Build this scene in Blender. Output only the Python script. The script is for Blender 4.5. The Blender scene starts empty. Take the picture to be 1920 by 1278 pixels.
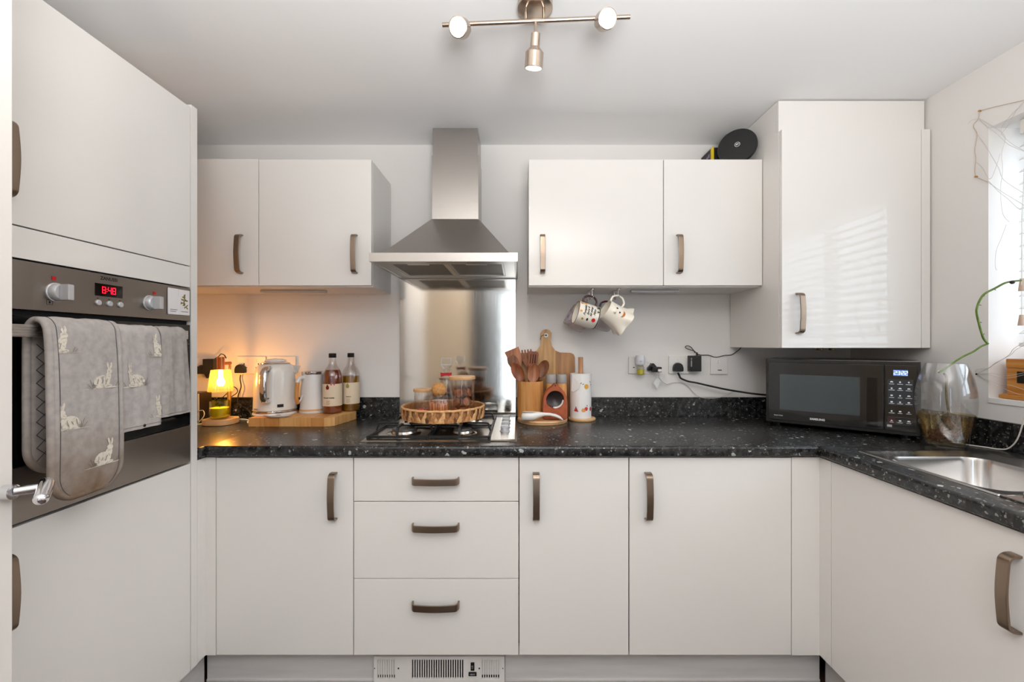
import bpy, bmesh, math, random
from mathutils import Vector, Matrix
C = bpy.context.scene.collection
SC = bpy.context.scene
PI = math.pi
R = math.radians
random.seed(7)

# ------------------------------------------------------------------ camera, sky, lights, exposure
CAM_Z = 1.27
WALL = 2.185            # back wall
XR, XL = 1.706, -1.73   # right and left walls
CEIL = 2.29
YB = -1.65              # wall behind the camera
cd = bpy.data.cameras.new('camera'); cam = bpy.data.objects.new('camera', cd); C.objects.link(cam)
cam.location = (0, 0, CAM_Z); cam.rotation_euler = (PI/2, 0, 0)
cd.lens = 15.0; cd.sensor_width = 36.0; cd.clip_start = 0.01
cd.shift_x = -10/1920; cd.shift_y = 6/1920
SC.camera = cam
vs = SC.view_settings
vs.view_transform = 'Standard'; vs.look = 'None'; vs.gamma = 1.0; vs.use_curve_mapping = False
vs.exposure = -0.21
SC.cycles.use_denoising = True
SC.cycles.max_bounces = 10; SC.cycles.diffuse_bounces = 5; SC.cycles.glossy_bounces = 5
SC.cycles.transparent_max_bounces = 16; SC.cycles.transmission_bounces = 6
SC.cycles.caustics_reflective = False; SC.cycles.caustics_refractive = False
SC.cycles.sample_clamp_indirect = 6.0

w = bpy.data.worlds.new('overcast_sky'); SC.world = w; w.use_nodes = True
bg = w.node_tree.nodes['Background']; bg.inputs[0].default_value = (0.76, 0.88, 1.0, 1); bg.inputs[1].default_value = 6.5

def light(name, kind, loc, energy, col, direction=None, **kw):
    d = bpy.data.lights.new(name, kind); o = bpy.data.objects.new(name, d); C.objects.link(o)
    o.location = loc; d.energy = energy; d.color = col
    if direction is not None:
        o.rotation_euler = Vector(direction).to_track_quat('-Z', 'Y').to_euler()
    for k, v in kw.items(): setattr(d, k, v)
    return o
SPOTS = [((-0.166, 1.185, 2.150), (-0.22, -0.80, -0.50)), ((0.252, 1.185, 2.174), (0.16, -0.82, -0.45)), ((0.048, 1.262, 2.085), (-0.06, 0.30, -0.95))]
for i, (p, d) in enumerate(SPOTS):
    dv = Vector(d).normalized()
    light('ceiling_spot', 'SPOT', Vector(p) + dv*0.012, (10, 10, 9)[i], (1.0, 0.93, 0.83), d, spot_size=R((150, 150, 125)[i]), spot_blend=0.9, shadow_soft_size=0.025)
light('added_ceiling_fill', 'SPOT', (0.15, -0.55, 1.40), 325, (0.985, 0.995, 1.0), (0.0, 0.14, 1.0), spot_size=R(164), spot_blend=0.65, shadow_soft_size=0.35)  # unseen fill lamp, added to brighten the ceiling and its bounce

# ------------------------------------------------------------------ materials
def S(r, g, b):
    f = lambda c: (c/255/12.92) if c/255 <= 0.04045 else ((c/255+0.055)/1.055)**2.4
    return (f(r), f(g), f(b), 1)
_mats = {}
def M(name, col=(200, 200, 200), rough=0.5, metal=0.0, spec=0.5, coat=0.0, coat_rough=0.05, trans=0.0, ior=1.45, emis=None, es=0.0,
      bump=None, var=None, aniso=0.0, sheen=0.0):
    """principled material; bump=(scale xyz, strength, distance), var=(scale xyz, second colour, low, high)"""
    if name in _mats: return _mats[name]
    m = bpy.data.materials.new(name); m.use_nodes = True; nt = m.node_tree; N = nt.nodes; L = nt.links
    b = N['Principled BSDF']
    c = S(*col) if max(col) > 1 else (*col, 1)
    b.inputs['Base Color'].default_value = c; b.inputs['Roughness'].default_value = rough; b.inputs['Metallic'].default_value = metal
    b.inputs['Specular IOR Level'].default_value = spec; b.inputs['Coat Weight'].default_value = coat; b.inputs['Coat Roughness'].default_value = coat_rough
    b.inputs['Transmission Weight'].default_value = trans; b.inputs['IOR'].default_value = ior
    b.inputs['Anisotropic'].default_value = aniso; b.inputs['Sheen Weight'].default_value = sheen
    if emis: b.inputs['Emission Color'].default_value = S(*emis); b.inputs['Emission Strength'].default_value = es
    def noise(scale, detail=3):
        tc = N.new('ShaderNodeTexCoord'); mp = N.new('ShaderNodeMapping'); mp.inputs['Scale'].default_value = scale
        L.new(tc.outputs['Object'], mp.inputs['Vector'])
        n = N.new('ShaderNodeTexNoise'); n.inputs['Scale'].default_value = 1.0; n.inputs['Detail'].default_value = detail
        L.new(mp.outputs['Vector'], n.inputs['Vector']); return n
    if bump:
        n = noise(bump[0]); bp = N.new('ShaderNodeBump'); bp.inputs['Strength'].default_value = bump[1]; bp.inputs['Distance'].default_value = bump[2]
        L.new(n.outputs['Fac'], bp.inputs['Height']); L.new(bp.outputs['Normal'], b.inputs['Normal'])
    if var:
        n = noise(var[0], 4); rp = N.new('ShaderNodeValToRGB')
        rp.color_ramp.elements[0].position = var[2]; rp.color_ramp.elements[0].color = c
        rp.color_ramp.elements[1].position = var[3]; rp.color_ramp.elements[1].color = S(*var[1])
        L.new(n.outputs['Fac'], rp.inputs['Fac']); L.new(rp.outputs['Color'], b.inputs['Base Color'])
    _mats[name] = m
    return m
def thin_glass(name, tint=(1, 1, 1), rough=0.01, base=0.06, edge=0.75):
    m = bpy.data.materials.new(name); m.use_nodes = True; nt = m.node_tree; N = nt.nodes; L = nt.links
    N.remove(N['Principled BSDF']); out = N['Material Output']
    t = N.new('ShaderNodeBsdfTransparent'); t.inputs[0].default_value = (*tint, 1)
    g = N.new('ShaderNodeBsdfGlossy'); g.inputs['Roughness'].default_value = rough
    lw = N.new('ShaderNodeLayerWeight'); lw.inputs['Blend'].default_value = 0.25
    mr = N.new('ShaderNodeMapRange'); mr.inputs['To Min'].default_value = base; mr.inputs['To Max'].default_value = edge
    mx = N.new('ShaderNodeMixShader')
    L.new(lw.outputs['Facing'], mr.inputs['Value']); L.new(mr.outputs['Result'], mx.inputs['Fac'])
    L.new(t.outputs[0], mx.inputs[1]); L.new(g.outputs[0], mx.inputs[2]); L.new(mx.outputs[0], out.inputs['Surface'])
    return m
def speckle(name):
    m = bpy.data.materials.new(name); m.use_nodes = True; nt = m.node_tree; N = nt.nodes; L = nt.links
    b = N['Principled BSDF']; b.inputs['Roughness'].default_value = 0.27; b.inputs['Specular IOR Level'].default_value = 0.55
    tc = N.new('ShaderNodeTexCoord')
    def layer(scale, th0, th1, col, prev):
        # flecks: sparse noise-distorted cells
        v = N.new('ShaderNodeTexVoronoi'); v.inputs['Scale'].default_value = scale; v.inputs['Randomness'].default_value = 1.0
        n = N.new('ShaderNodeTexNoise'); n.inputs['Scale'].default_value = scale*1.7
        va = N.new('ShaderNodeVectorMath'); va.operation = 'SCALE'; va.inputs['Scale'].default_value = 0.9/scale
        ad = N.new('ShaderNodeVectorMath'); ad.operation = 'ADD'
        L.new(tc.outputs['Object'], n.inputs['Vector']); L.new(n.outputs['Color'], va.inputs[0])
        L.new(tc.outputs['Object'], ad.inputs[0]); L.new(va.outputs[0], ad.inputs[1]); L.new(ad.outputs[0], v.inputs['Vector'])
        sp = N.new('ShaderNodeSeparateColor'); L.new(v.outputs['Color'], sp.inputs[0])
        m1 = N.new('ShaderNodeMath'); m1.operation = 'GREATER_THAN'; m1.inputs[1].default_value = th0; L.new(sp.outputs[0], m1.inputs[0])
        m2 = N.new('ShaderNodeMath'); m2.operation = 'LESS_THAN'; m2.inputs[1].default_value = th1; L.new(v.outputs['Distance'], m2.inputs[0])
        mm = N.new('ShaderNodeMath'); mm.operation = 'MULTIPLY'; L.new(m1.outputs[0], mm.inputs[0]); L.new(m2.outputs[0], mm.inputs[1])
        mx = N.new('ShaderNodeMix'); mx.data_type = 'RGBA'; L.new(mm.outputs[0], mx.inputs['Factor'])
        if isinstance(prev, tuple): mx.inputs['A'].default_value = prev
        else: L.new(prev, mx.inputs['A'])
        mx.inputs['B'].default_value = col
        return mx.outputs['Result']
    base = N.new('ShaderNodeTexNoise'); base.inputs['Scale'].default_value = 55; base.inputs['Detail'].default_value = 5
    L.new(tc.outputs['Object'], base.inputs['Vector'])
    rp = N.new('ShaderNodeValToRGB'); rp.color_ramp.elements[0].position = 0.38; rp.color_ramp.elements[0].color = S(14, 14, 15)
    rp.color_ramp.elements[1].position = 0.72; rp.color_ramp.elements[1].color = S(58, 58, 58)
    L.new(base.outputs['Fac'], rp.inputs['Fac'])
    o = layer(150, 0.80, 0.36, S(92, 92, 90), rp.outputs['Color'])
    o = layer(75, 0.85, 0.28, S(128, 128, 125), o)
    o = layer(34, 0.90, 0.24, S(168, 170, 168), o)
    L.new(o, b.inputs['Base Color'])
    return m
def brushed(name, col, rough, axis, strength=0.06):
    """brushed metal, streaks along an axis"""
    m = bpy.data.materials.new(name); m.use_nodes = True; nt = m.node_tree; N = nt.nodes; L = nt.links
    b = N['Principled BSDF']; b.inputs['Metallic'].default_value = 1.0; b.inputs['Base Color'].default_value = S(*col)
    tc = N.new('ShaderNodeTexCoord'); mp = N.new('ShaderNodeMapping'); s = [700, 700, 700]; s['xyz'.index(axis)] = 5; mp.inputs['Scale'].default_value = s
    n = N.new('ShaderNodeTexNoise'); n.inputs['Scale'].default_value = 1; n.inputs['Detail'].default_value = 2
    L.new(tc.outputs['Object'], mp.inputs['Vector']); L.new(mp.outputs['Vector'], n.inputs['Vector'])
    mr = N.new('ShaderNodeMapRange'); mr.inputs['To Min'].default_value = rough-strength; mr.inputs['To Max'].default_value = rough+strength
    L.new(n.outputs['Fac'], mr.inputs['Value']); L.new(mr.outputs['Result'], b.inputs['Roughness'])
    bp = N.new('ShaderNodeBump'); bp.inputs['Strength'].default_value = 0.05; bp.inputs['Distance'].default_value = 0.0005
    L.new(n.outputs['Fac'], bp.inputs['Height']); L.new(bp.outputs['Normal'], b.inputs['Normal'])
    return m
def wood(name, c0, c1, axis='x', scale=1.0, rough=0.45, rings=9.0, coat=0.0):
    m = bpy.data.materials.new(name); m.use_nodes = True; nt = m.node_tree; N = nt.nodes; L = nt.links
    b = N['Principled BSDF']; b.inputs['Roughness'].default_value = rough; b.inputs['Coat Weight'].default_value = coat
    tc = N.new('ShaderNodeTexCoord'); mp = N.new('ShaderNodeMapping'); s = [rings*9*scale]*3; s['xyz'.index(axis)] = rings*0.9*scale; mp.inputs['Scale'].default_value = s
    n = N.new('ShaderNodeTexNoise'); n.inputs['Scale'].default_value = 1; n.inputs['Detail'].default_value = 5; n.inputs['Distortion'].default_value = 0.6
    L.new(tc.outputs['Object'], mp.inputs['Vector']); L.new(mp.outputs['Vector'], n.inputs['Vector'])
    rp = N.new('ShaderNodeValToRGB'); rp.color_ramp.elements[0].position = 0.3; rp.color_ramp.elements[0].color = S(*c0)
    rp.color_ramp.elements[1].position = 0.7; rp.color_ramp.elements[1].color = S(*c1)
    L.new(n.outputs['Fac'], rp.inputs['Fac']); L.new(rp.outputs['Color'], b.inputs['Base Color'])
    bp = N.new('ShaderNodeBump'); bp.inputs['Strength'].default_value = 0.15; bp.inputs['Distance'].default_value = 0.0006
    L.new(n.outputs['Fac'], bp.inputs['Height']); L.new(bp.outputs['Normal'], b.inputs['Normal'])
    return m
def cloth_mat(name, col, col2, stain, stain_z0, stain_z1, weave=900.0, wbump=0.25):
    """woven fabric with blotchy brown wear that grows toward the hem"""
    m = bpy.data.materials.new(name); m.use_nodes = True; nt = m.node_tree; N = nt.nodes; L = nt.links
    b = N['Principled BSDF']; b.inputs['Roughness'].default_value = 0.95; b.inputs['Sheen Weight'].default_value = 0.15; b.inputs['Specular IOR Level'].default_value = 0.1
    tc = N.new('ShaderNodeTexCoord')
    n = N.new('ShaderNodeTexNoise'); n.inputs['Scale'].default_value = 60; n.inputs['Detail'].default_value = 6; L.new(tc.outputs['Object'], n.inputs['Vector'])
    rp = N.new('ShaderNodeValToRGB'); rp.color_ramp.elements[0].position = 0.35; rp.color_ramp.elements[0].color = S(*col)
    rp.color_ramp.elements[1].position = 0.65; rp.color_ramp.elements[1].color = S(*col2); L.new(n.outputs['Fac'], rp.inputs['Fac'])
    out = rp.outputs['Color']
    if stain:
        n2 = N.new('ShaderNodeTexNoise'); n2.inputs['Scale'].default_value = 14; n2.inputs['Detail'].default_value = 5; L.new(tc.outputs['Object'], n2.inputs['Vector'])
        sx = N.new('ShaderNodeSeparateXYZ'); L.new(tc.outputs['Object'], sx.inputs[0])
        mr = N.new('ShaderNodeMapRange'); mr.inputs['From Min'].default_value = stain_z0; mr.inputs['From Max'].default_value = stain_z1
        mr.inputs['To Min'].default_value = 0.75; mr.inputs['To Max'].default_value = 0.0; L.new(sx.outputs['Z'], mr.inputs['Value'])
        mu = N.new('ShaderNodeMath'); mu.operation = 'MULTIPLY'; L.new(n2.outputs['Fac'], mu.inputs[0]); L.new(mr.outputs['Result'], mu.inputs[1])
        m2 = N.new('ShaderNodeMath'); m2.operation = 'MULTIPLY'; m2.inputs[1].default_value = 2.3; L.new(mu.outputs[0], m2.inputs[0]); m2.use_clamp = True
        mx = N.new('ShaderNodeMix'); mx.data_type = 'RGBA'; L.new(m2.outputs[0], mx.inputs['Factor']); L.new(out, mx.inputs['A']); mx.inputs['B'].default_value = S(*stain)
        out = mx.outputs['Result']
    L.new(out, b.inputs['Base Color'])
    ck = N.new('ShaderNodeTexChecker'); ck.inputs['Scale'].default_value = weave; L.new(tc.outputs['Object'], ck.inputs['Vector'])
    bp = N.new('ShaderNodeBump'); bp.inputs['Strength'].default_value = wbump; bp.inputs['Distance'].default_value = 0.0012; L.new(ck.outputs['Fac'], bp.inputs['Height'])
    bp2 = N.new('ShaderNodeBump'); bp2.inputs['Strength'].default_value = 0.15; bp2.inputs['Distance'].default_value = 0.003; L.new(n.outputs['Fac'], bp2.inputs['Height'])
    L.new(bp.outputs['Normal'], bp2.inputs['Normal']); L.new(bp2.outputs['Normal'], b.inputs['Normal'])
    return m

GLOSS = M('white_gloss_board', (232, 228, 223), 0.045, spec=0.4)
BOARD = M('white_melamine', (232, 228, 223), 0.4)
PLINTHM = M('plinth_board', (214, 211, 208), 0.45, var=((3, 3, 30), (204, 200, 197), 0.4, 0.7))
WALLM = M('wall_paint', (229, 225, 221), 0.75, bump=((60, 60, 60), 0.08, 0.002))
CEILM = M('ceiling_paint', (240, 239, 238), 0.85, bump=((50, 50, 50), 0.08, 0.002))
FLOORM = wood('dark_floor_boards', (52, 36, 30), (78, 54, 44), 'y', 0.4)
STONE = speckle('black_speckled_laminate')
STEEL = brushed('brushed_steel', (184, 178, 172), 0.30, 'x')
STEELV = brushed('brushed_steel_upright', (200, 196, 190), 0.24, 'z')
STEELD = brushed('brushed_steel_oven', (150, 141, 133), 0.36, 'y')
SINKM = brushed('sink_steel', (200, 198, 196), 0.2, 'y')
CHROME = M('chrome', (225, 225, 228), 0.06, 1.0)
NICKEL = brushed('brushed_bronze_nickel', (150, 132, 116), 0.34, 'z')
LAMPM = brushed('satin_nickel', (196, 180, 165), 0.25, 'x')
BLACKGLASS = M('black_glass', (8, 9, 11), 0.04, spec=0.6)
BLACK = M('black_plastic', (22, 21, 21), 0.4)
BLACKMAT = M('black_enamel', (20, 20, 21), 0.5)
DARK = M('dark_void', (10, 10, 10), 0.9)
WHITEP = M('white_plastic', (232, 228, 224), 0.35)
GREYP = M('silver_plastic', (196, 196, 198), 0.3, 0.3)
CERAM = M('white_ceramic', (236, 232, 226), 0.18, coat=0.3)
GLASS = thin_glass('clear_glass', base=0.035, edge=0.6)
PANE = thin_glass('window_glass', base=0.04, edge=0.6)
BAMBOO = wood('bamboo', (196, 138, 74), (222, 168, 100), 'x', 0.8)
BAMBOOV = wood('bamboo_upright', (186, 122, 58), (214, 152, 84), 'z', 0.8)
ACACIA = wood('acacia', (88, 50, 30), (146, 90, 56), 'z', 0.7)
OLIVE = wood('olive_wood', (150, 104, 60), (196, 152, 100), 'z', 0.5)
PALEW = wood('pale_wood', (206, 158, 108), (228, 186, 138), 'x', 0.7)
INK = M('black_ink', (26, 26, 26), 0.7)
WHITEINK = M('white_print', (220, 222, 226), 0.6)

# ------------------------------------------------------------------ mesh building
class G:
    """collects simple solids and links them as ONE mesh object"""
    def __init__(s, m=None): s.v = []; s.f = []; s.M = m or Matrix.Identity(4)
    def add(s, vs, fs):
        n = len(s.v); s.v += [s.M @ Vector(p) for p in vs]; s.f += [tuple(i+n for i in f) for f in fs]; return s
    def box(s, x0, x1, y0, y1, z0, z1):
        return s.add([(x0,y0,z0),(x1,y0,z0),(x1,y1,z0),(x0,y1,z0),(x0,y0,z1),(x1,y0,z1),(x1,y1,z1),(x0,y1,z1)],
                     [(3,2,1,0),(4,5,6,7),(0,1,5,4),(1,2,6,5),(2,3,7,6),(3,0,4,7)])
    def hexa(s, b, t):
        return s.add(list(b)+list(t), [(3,2,1,0),(4,5,6,7),(0,1,5,4),(1,2,6,5),(2,3,7,6),(3,0,4,7)])
    def prism(s, pts, d0, d1, axis='y'):
        """closed outline (2D) extruded along an axis; outline coordinates are the two other axes in xyz order"""
        def P(a, b, d): return {'x': (d, a, b), 'y': (a, d, b), 'z': (a, b, d)}[axis]
        n = len(pts); vs = [P(a, b, d0) for a, b in pts] + [P(a, b, d1) for a, b in pts]
        return s.add(vs, [tuple(range(n))[::-1], tuple(range(n, 2*n))] + [(i, (i+1) % n, n+(i+1) % n, n+i) for i in range(n)])
    def lathe(s, prof, n=24, o=(0, 0, 0), rfn=None, cap0=True, cap1=True, a0=0.0):
        vs = []
        for r, z in prof:
            for k in range(n):
                a = a0 + 2*PI*k/n; rr = r*(rfn(a, z) if rfn else 1)
                vs.append((o[0]+rr*math.cos(a), o[1]+rr*math.sin(a), o[2]+z))
        fs = []
        for i in range(len(prof)-1):
            for k in range(n):
                fs.append((i*n+k, i*n+(k+1) % n, (i+1)*n+(k+1) % n, (i+1)*n+k))
        if cap0: fs.append(tuple(range(n))[::-1])
        if cap1: fs.append(tuple((len(prof)-1)*n+k for k in range(n)))
        return s.add(vs, fs)
    def cyl(s, p0, p1, r0, r1=None, n=16):
        p0, p1 = Vector(p0), Vector(p1); d = p1-p0; q = d.to_track_quat('Z', 'Y').to_matrix().to_4x4()
        old = s.M; s.M = old @ Matrix.Translation(p0) @ q; s.lathe([(r0, 0), (r0 if r1 is None else r1, d.length)], n); s.M = old; return s
    def ball(s, o, rx, ry=None, rz=None, n=16, m=10):
        ry = ry or rx; rz = rz or rx; vs = [(o[0], o[1], o[2]-rz)]; fs = []
        for i in range(1, m):
            t = -PI/2+PI*i/m
            for k in range(n):
                a = 2*PI*k/n; vs.append((o[0]+rx*math.cos(t)*math.cos(a), o[1]+ry*math.cos(t)*math.sin(a), o[2]+rz*math.sin(t)))
        vs.append((o[0], o[1], o[2]+rz)); top = len(vs)-1
        for k in range(n):
            fs.append((0, 1+(k+1) % n, 1+k)); fs.append((top, 1+(m-2)*n+k, 1+(m-2)*n+(k+1) % n))
            for i in range(m-2): fs.append((1+i*n+k, 1+i*n+(k+1) % n, 1+(i+1)*n+(k+1) % n, 1+(i+1)*n+k))
        return s.add(vs, fs)
    def tube(s, pts, r, n=8, closed=False, flat=None, up=None):
        """round (or flat=(w,h) rectangular/oval) section swept along points"""
        pts = [Vector(p) for p in pts]; m = len(pts); rad = r if isinstance(r, (list, tuple)) else [r]*m
        vs = []; ref = Vector(up) if up else None; prev = None
        for i, p in enumerate(pts):
            a = pts[(i-1) % m] if (closed or i > 0) else p; b = pts[(i+1) % m] if (closed or i < m-1) else p
            t = (b-a).normalized()
            if ref is not None: u = (ref - t*ref.dot(t))
            elif prev is not None: u = prev - t*prev.dot(t)
            else: u = t.orthogonal()
            if u.length < 1e-6: u = t.orthogonal()
            u.normalize(); prev = u; v = t.cross(u)
            for k in range(n):
                an = 2*PI*(k+0.5)/n
                if flat:
                    cx, cy = math.cos(an), math.sin(an); sc = 1/max(abs(cx), abs(cy)) if n == 4 else 1
                    vs.append(p + v*(flat[0]/2*cx*sc) + u*(flat[1]/2*cy*sc))
                else: vs.append(p + u*(rad[i]*math.cos(an)) + v*(rad[i]*math.sin(an)))
        fs = []
        for i in range(m if closed else m-1):
            for k in range(n): fs.append((i*n+k, i*n+(k+1) % n, ((i+1) % m)*n+(k+1) % n, ((i+1) % m)*n+k))
        if not closed: fs += [tuple(range(n))[::-1], tuple((m-1)*n+k for k in range(n))]
        return s.add(vs, fs)
    def poly(s, pts): return s.add(pts, [tuple(range(len(pts)))])
    def build(s, name, mat, parent=None, bevel=0.0, seg=2, ang=35, sub=0, kind=None):
        me = bpy.data.meshes.new(name)
        off = parent_origin(parent)
        me.from_pydata([p-off for p in s.v] if parent_mode(parent) else [tuple(p) for p in s.v], [], s.f)
        bm = bmesh.new(); bm.from_mesh(me)
        bmesh.ops.recalc_face_normals(bm, faces=bm.faces)
        if bevel > 0:
            es = [e for e in bm.edges if len(e.link_faces) == 2 and e.calc_face_angle(0) > R(30)]
            bmesh.ops.bevel(bm, geom=es, offset=bevel, segments=seg, profile=0.6, affect='EDGES', clamp_overlap=True)
        if sub: bmesh.ops.subdivide_edges(bm, edges=bm.edges, cuts=sub, use_grid_fill=True)
        bm.to_mesh(me); bm.free()
        me.shade_smooth(); me.set_sharp_from_angle(angle=R(ang))
        me.materials.append(mat)
        o = bpy.data.objects.new(name, me); C.objects.link(o)
        if parent is not None: o.parent = parent
        if bevel > 0:
            wn = o.modifiers.new('weighted_normals', 'WEIGHTED_NORMAL'); wn.keep_sharp = True; wn.weight = 100
        if kind: o['kind'] = kind
        return o
_world = {}
def root_of(o):
    while o.parent is not None: o = o.parent
    return o
def parent_mode(p): return p is not None and _world.get(root_of(p).name, False)
def parent_origin(p): return root_of(p).location.copy() if parent_mode(p) else Vector((0, 0, 0))
def thing(name, label, cat, loc=(0, 0, 0), group=None, world=True, mat4=None):
    """an Empty at the thing's base; world=True: its parts are given in world coordinates"""
    o = bpy.data.objects.new(name, None); C.objects.link(o); o.empty_display_size = 0.05
    if mat4 is not None: o.matrix_world = mat4
    else: o.location = loc
    o['label'] = label; o['category'] = cat
    if group: o['group'] = group
    _world[o.name] = world and mat4 is None
    return o
def tag(o, label, cat, group=None):
    o['label'] = label; o['category'] = cat
    if group: o['group'] = group
    return o
def struct(o): o['kind'] = 'structure'; return o
def lab(o, t): o['label'] = t; return o

def spline(pts, n=8, closed=False):
    """Catmull-Rom through the points"""
    P = [Vector(p) for p in pts]; m = len(P); out = []
    for i in range(m if closed else m-1):
        g = lambda j: P[j % m] if closed else P[max(0, min(m-1, j))]
        p0, p1, p2, p3 = g(i-1), g(i), g(i+1), g(i+2)
        for k in range(n):
            t = k/n; out.append(0.5*((2*p1)+(p2-p0)*t+(2*p0-5*p1+4*p2-p3)*t*t+(3*p1-p0-3*p2+p3)*t**3))
    if not closed: out.append(P[-1])
    return out
def text_geo(body, size, align='CENTER', shear=0.0, bold=0.0, res=2):
    cu = bpy.data.curves.new('lettering', 'FONT'); cu.body = body; cu.size = size; cu.align_x = align; cu.align_y = 'CENTER'
    cu.shear = shear; cu.resolution_u = res; cu.offset = bold
    o = bpy.data.objects.new('lettering', cu); C.objects.link(o)
    bpy.context.view_layer.update()
    me = o.evaluated_get(bpy.context.evaluated_depsgraph_get()).to_mesh()
    vs = [tuple(v.co) for v in me.vertices]; fs = [tuple(p.vertices) for p in me.polygons]
    o.to_mesh_clear(); bpy.data.objects.remove(o); bpy.data.curves.remove(cu)
    return vs, fs
def put_text(g, body, size, fn, **kw):
    """fn maps text-plane (u, v) to a point"""
    vs, fs = text_geo(body, size, **kw)
    g.add([fn(u, v) for u, v, _ in vs], fs); return g
def seg_digits(g, s, h, fn, gap=0.25):
    """seven-segment digits laid with fn(u, v); u starts at 0"""
    w_ = h*0.5; t = h*0.12; sg = {'a': ((0, h), (w_, h)), 'b': ((w_, h), (w_, h/2)), 'c': ((w_, h/2), (w_, 0)), 'd': ((0, 0), (w_, 0)), 'e': ((0, 0), (0, h/2)), 'f': ((0, h/2), (0, h)), 'g': ((0, h/2), (w_, h/2))}
    D = {'0': 'abcdef', '2': 'abged', '3': 'abgcd', '4': 'fgbc', '8': 'abcdefg'}
    u = 0
    for ch in s:
        if ch == ':':
            for vv in (h*0.3, h*0.7): g.poly([fn(u+a, vv+b) for a, b in ((-t/2, -t/2), (t/2, -t/2), (t/2, t/2), (-t/2, t/2))])
            u += w_*gap*1.6; continue
        for k in D[ch]:
            (a, b), (c, d) = sg[k]; x0, x1 = min(a, c)-t/2, max(a, c)+t/2; y0, y1 = min(b, d)-t/2, max(b, d)+t/2
            g.poly([fn(u+p, q) for p, q in ((x0, y0), (x1, y0), (x1, y1), (x0, y1))])
        u += w_*(1+gap)+t
    return u
def ell(cx, cy, rx, ry, n=14, rot=0.0):
    return [(cx+rx*math.cos(a)*math.cos(rot)-ry*math.sin(a)*math.sin(rot), cy+rx*math.cos(a)*math.sin(rot)+ry*math.sin(a)*math.cos(rot)) for a in [2*PI*k/n for k in range(n)]]
def rrect(x0, x1, y0, y1, r, n=5):
    out = []
    for cx, cy, a0 in ((x1-r, y1-r, 0), (x0+r, y1-r, PI/2), (x0+r, y0+r, PI), (x1-r, y0+r, 1.5*PI)):
        for k in range(n+1): a = a0+PI/2*k/n; out.append((cx+r*math.cos(a), cy+r*math.sin(a)))
    return out

# ------------------------------------------------------------------ the room
def slab(name, x0, x1, y0, y1, z0, z1, mat):
    return struct(G().box(x0, x1, y0, y1, z0, z1).build(name, mat))
slab('floor', XL-0.1, XR+0.3, YB-0.1, WALL+0.1, -0.06, 0, FLOORM)
slab('ceiling', XL-0.1, XR+0.3, YB-0.1, WALL+0.1, CEIL, CEIL+0.08, CEILM)
slab('wall_back', XL-0.1, XR+0.3, WALL, WALL+0.1, 0, CEIL, WALLM)
slab('wall_left', XL-0.1, XL, YB, WALL, 0, CEIL, WALLM)
WY0, WY1, WZ0, WZ1 = 0.30, 1.545, 1.078, 2.052        # window opening in the right wall
g = G(); T_ = XR+0.28
g.box(XR, T_, YB, WY0, 0, CEIL); g.box(XR, T_, WY1, WALL, 0, CEIL); g.box(XR, T_, WY0, WY1, 0, WZ0-0.02); g.box(XR, T_, WY0, WY1, WZ1, CEIL)
struct(g.build('wall_right', WALLM))
PX0, PX1, PZ = -0.42, 0.56, 2.1                        # patio door opening behind the camera
g = G(); g.box(XL, PX0, YB-0.1, YB, 0, CEIL); g.box(PX1, XR, YB-0.1, YB, 0, CEIL); g.box(PX0, PX1, YB-0.1, YB, PZ, CEIL)
struct(g.build('wall_front', WALLM))
# boarded door beside it and the patio door itself
d2 = struct(bpy.data.objects.new('door_2', None)); C.objects.link(d2)
CREAM = M('cream_painted_boards', (222, 204, 180), 0.4)
for k in range(9):
    G().box(-1.60+k*0.104, -1.60+k*0.104+0.101, YB+0.004, YB+0.035, 0.02, 2.02).build('board', CREAM, d2, 0.003)
G().box(-0.655, -0.43, YB+0.004, YB+0.05, 0, 2.12).build('door_frame', M('dark_door_frame', (70, 72, 76), 0.5), d2, 0.003)
d3 = struct(bpy.data.objects.new('door_3', None)); C.objects.link(d3)
g = G(); gx0, gx1, gz0, gz1 = -0.19, 0.06, 0.50, 1.98     # half glazed back door
g.box(PX0, gx0, YB-0.07, YB-0.01, 0, PZ); g.box(gx1, PX1, YB-0.07, YB-0.01, 0, PZ); g.box(gx0, gx1, YB-0.07, YB-0.01, 0, gz0); g.box(gx0, gx1, YB-0.07, YB-0.01, gz1, PZ)
g.build('door_leaf', M('grey_blue_door_paint', (150, 158, 166), 0.4), d3, 0.004)
G().box(gx0, gx1, YB-0.045, YB-0.037, gz0, gz1).build('pane', PANE, d3)
# window beside the sink
w1 = struct(bpy.data.objects.new('window_1', None)); C.objects.link(w1)
g = G(); wx0, wx1 = XR+0.17, XR+0.23
for a, b in ((WY0, WY0+0.06), (0.90, 0.95), (WY1-0.06, WY1)): g.box(wx0, wx1, a, b, WZ0, WZ1)
for a, b in ((WZ0, WZ0+0.06), (WZ1-0.06, WZ1)): g.box(wx0, wx1, WY0, WY1, a, b)
g.build('window_frame', WHITEP, w1, 0.004)
for a, b in ((WY0+0.06, 0.90), (0.95, WY1-0.06)): G().box(wx0+0.025, wx0+0.033, a, b, WZ0+0.06, WZ1-0.06).build('pane', PANE, w1)
G().box(XR-0.004, XR+0.17, WY0, WY1, WZ0-0.02, WZ0).build('window_sill', M('sill_paint', (236, 234, 231), 0.4), w1, 0.003)
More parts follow.
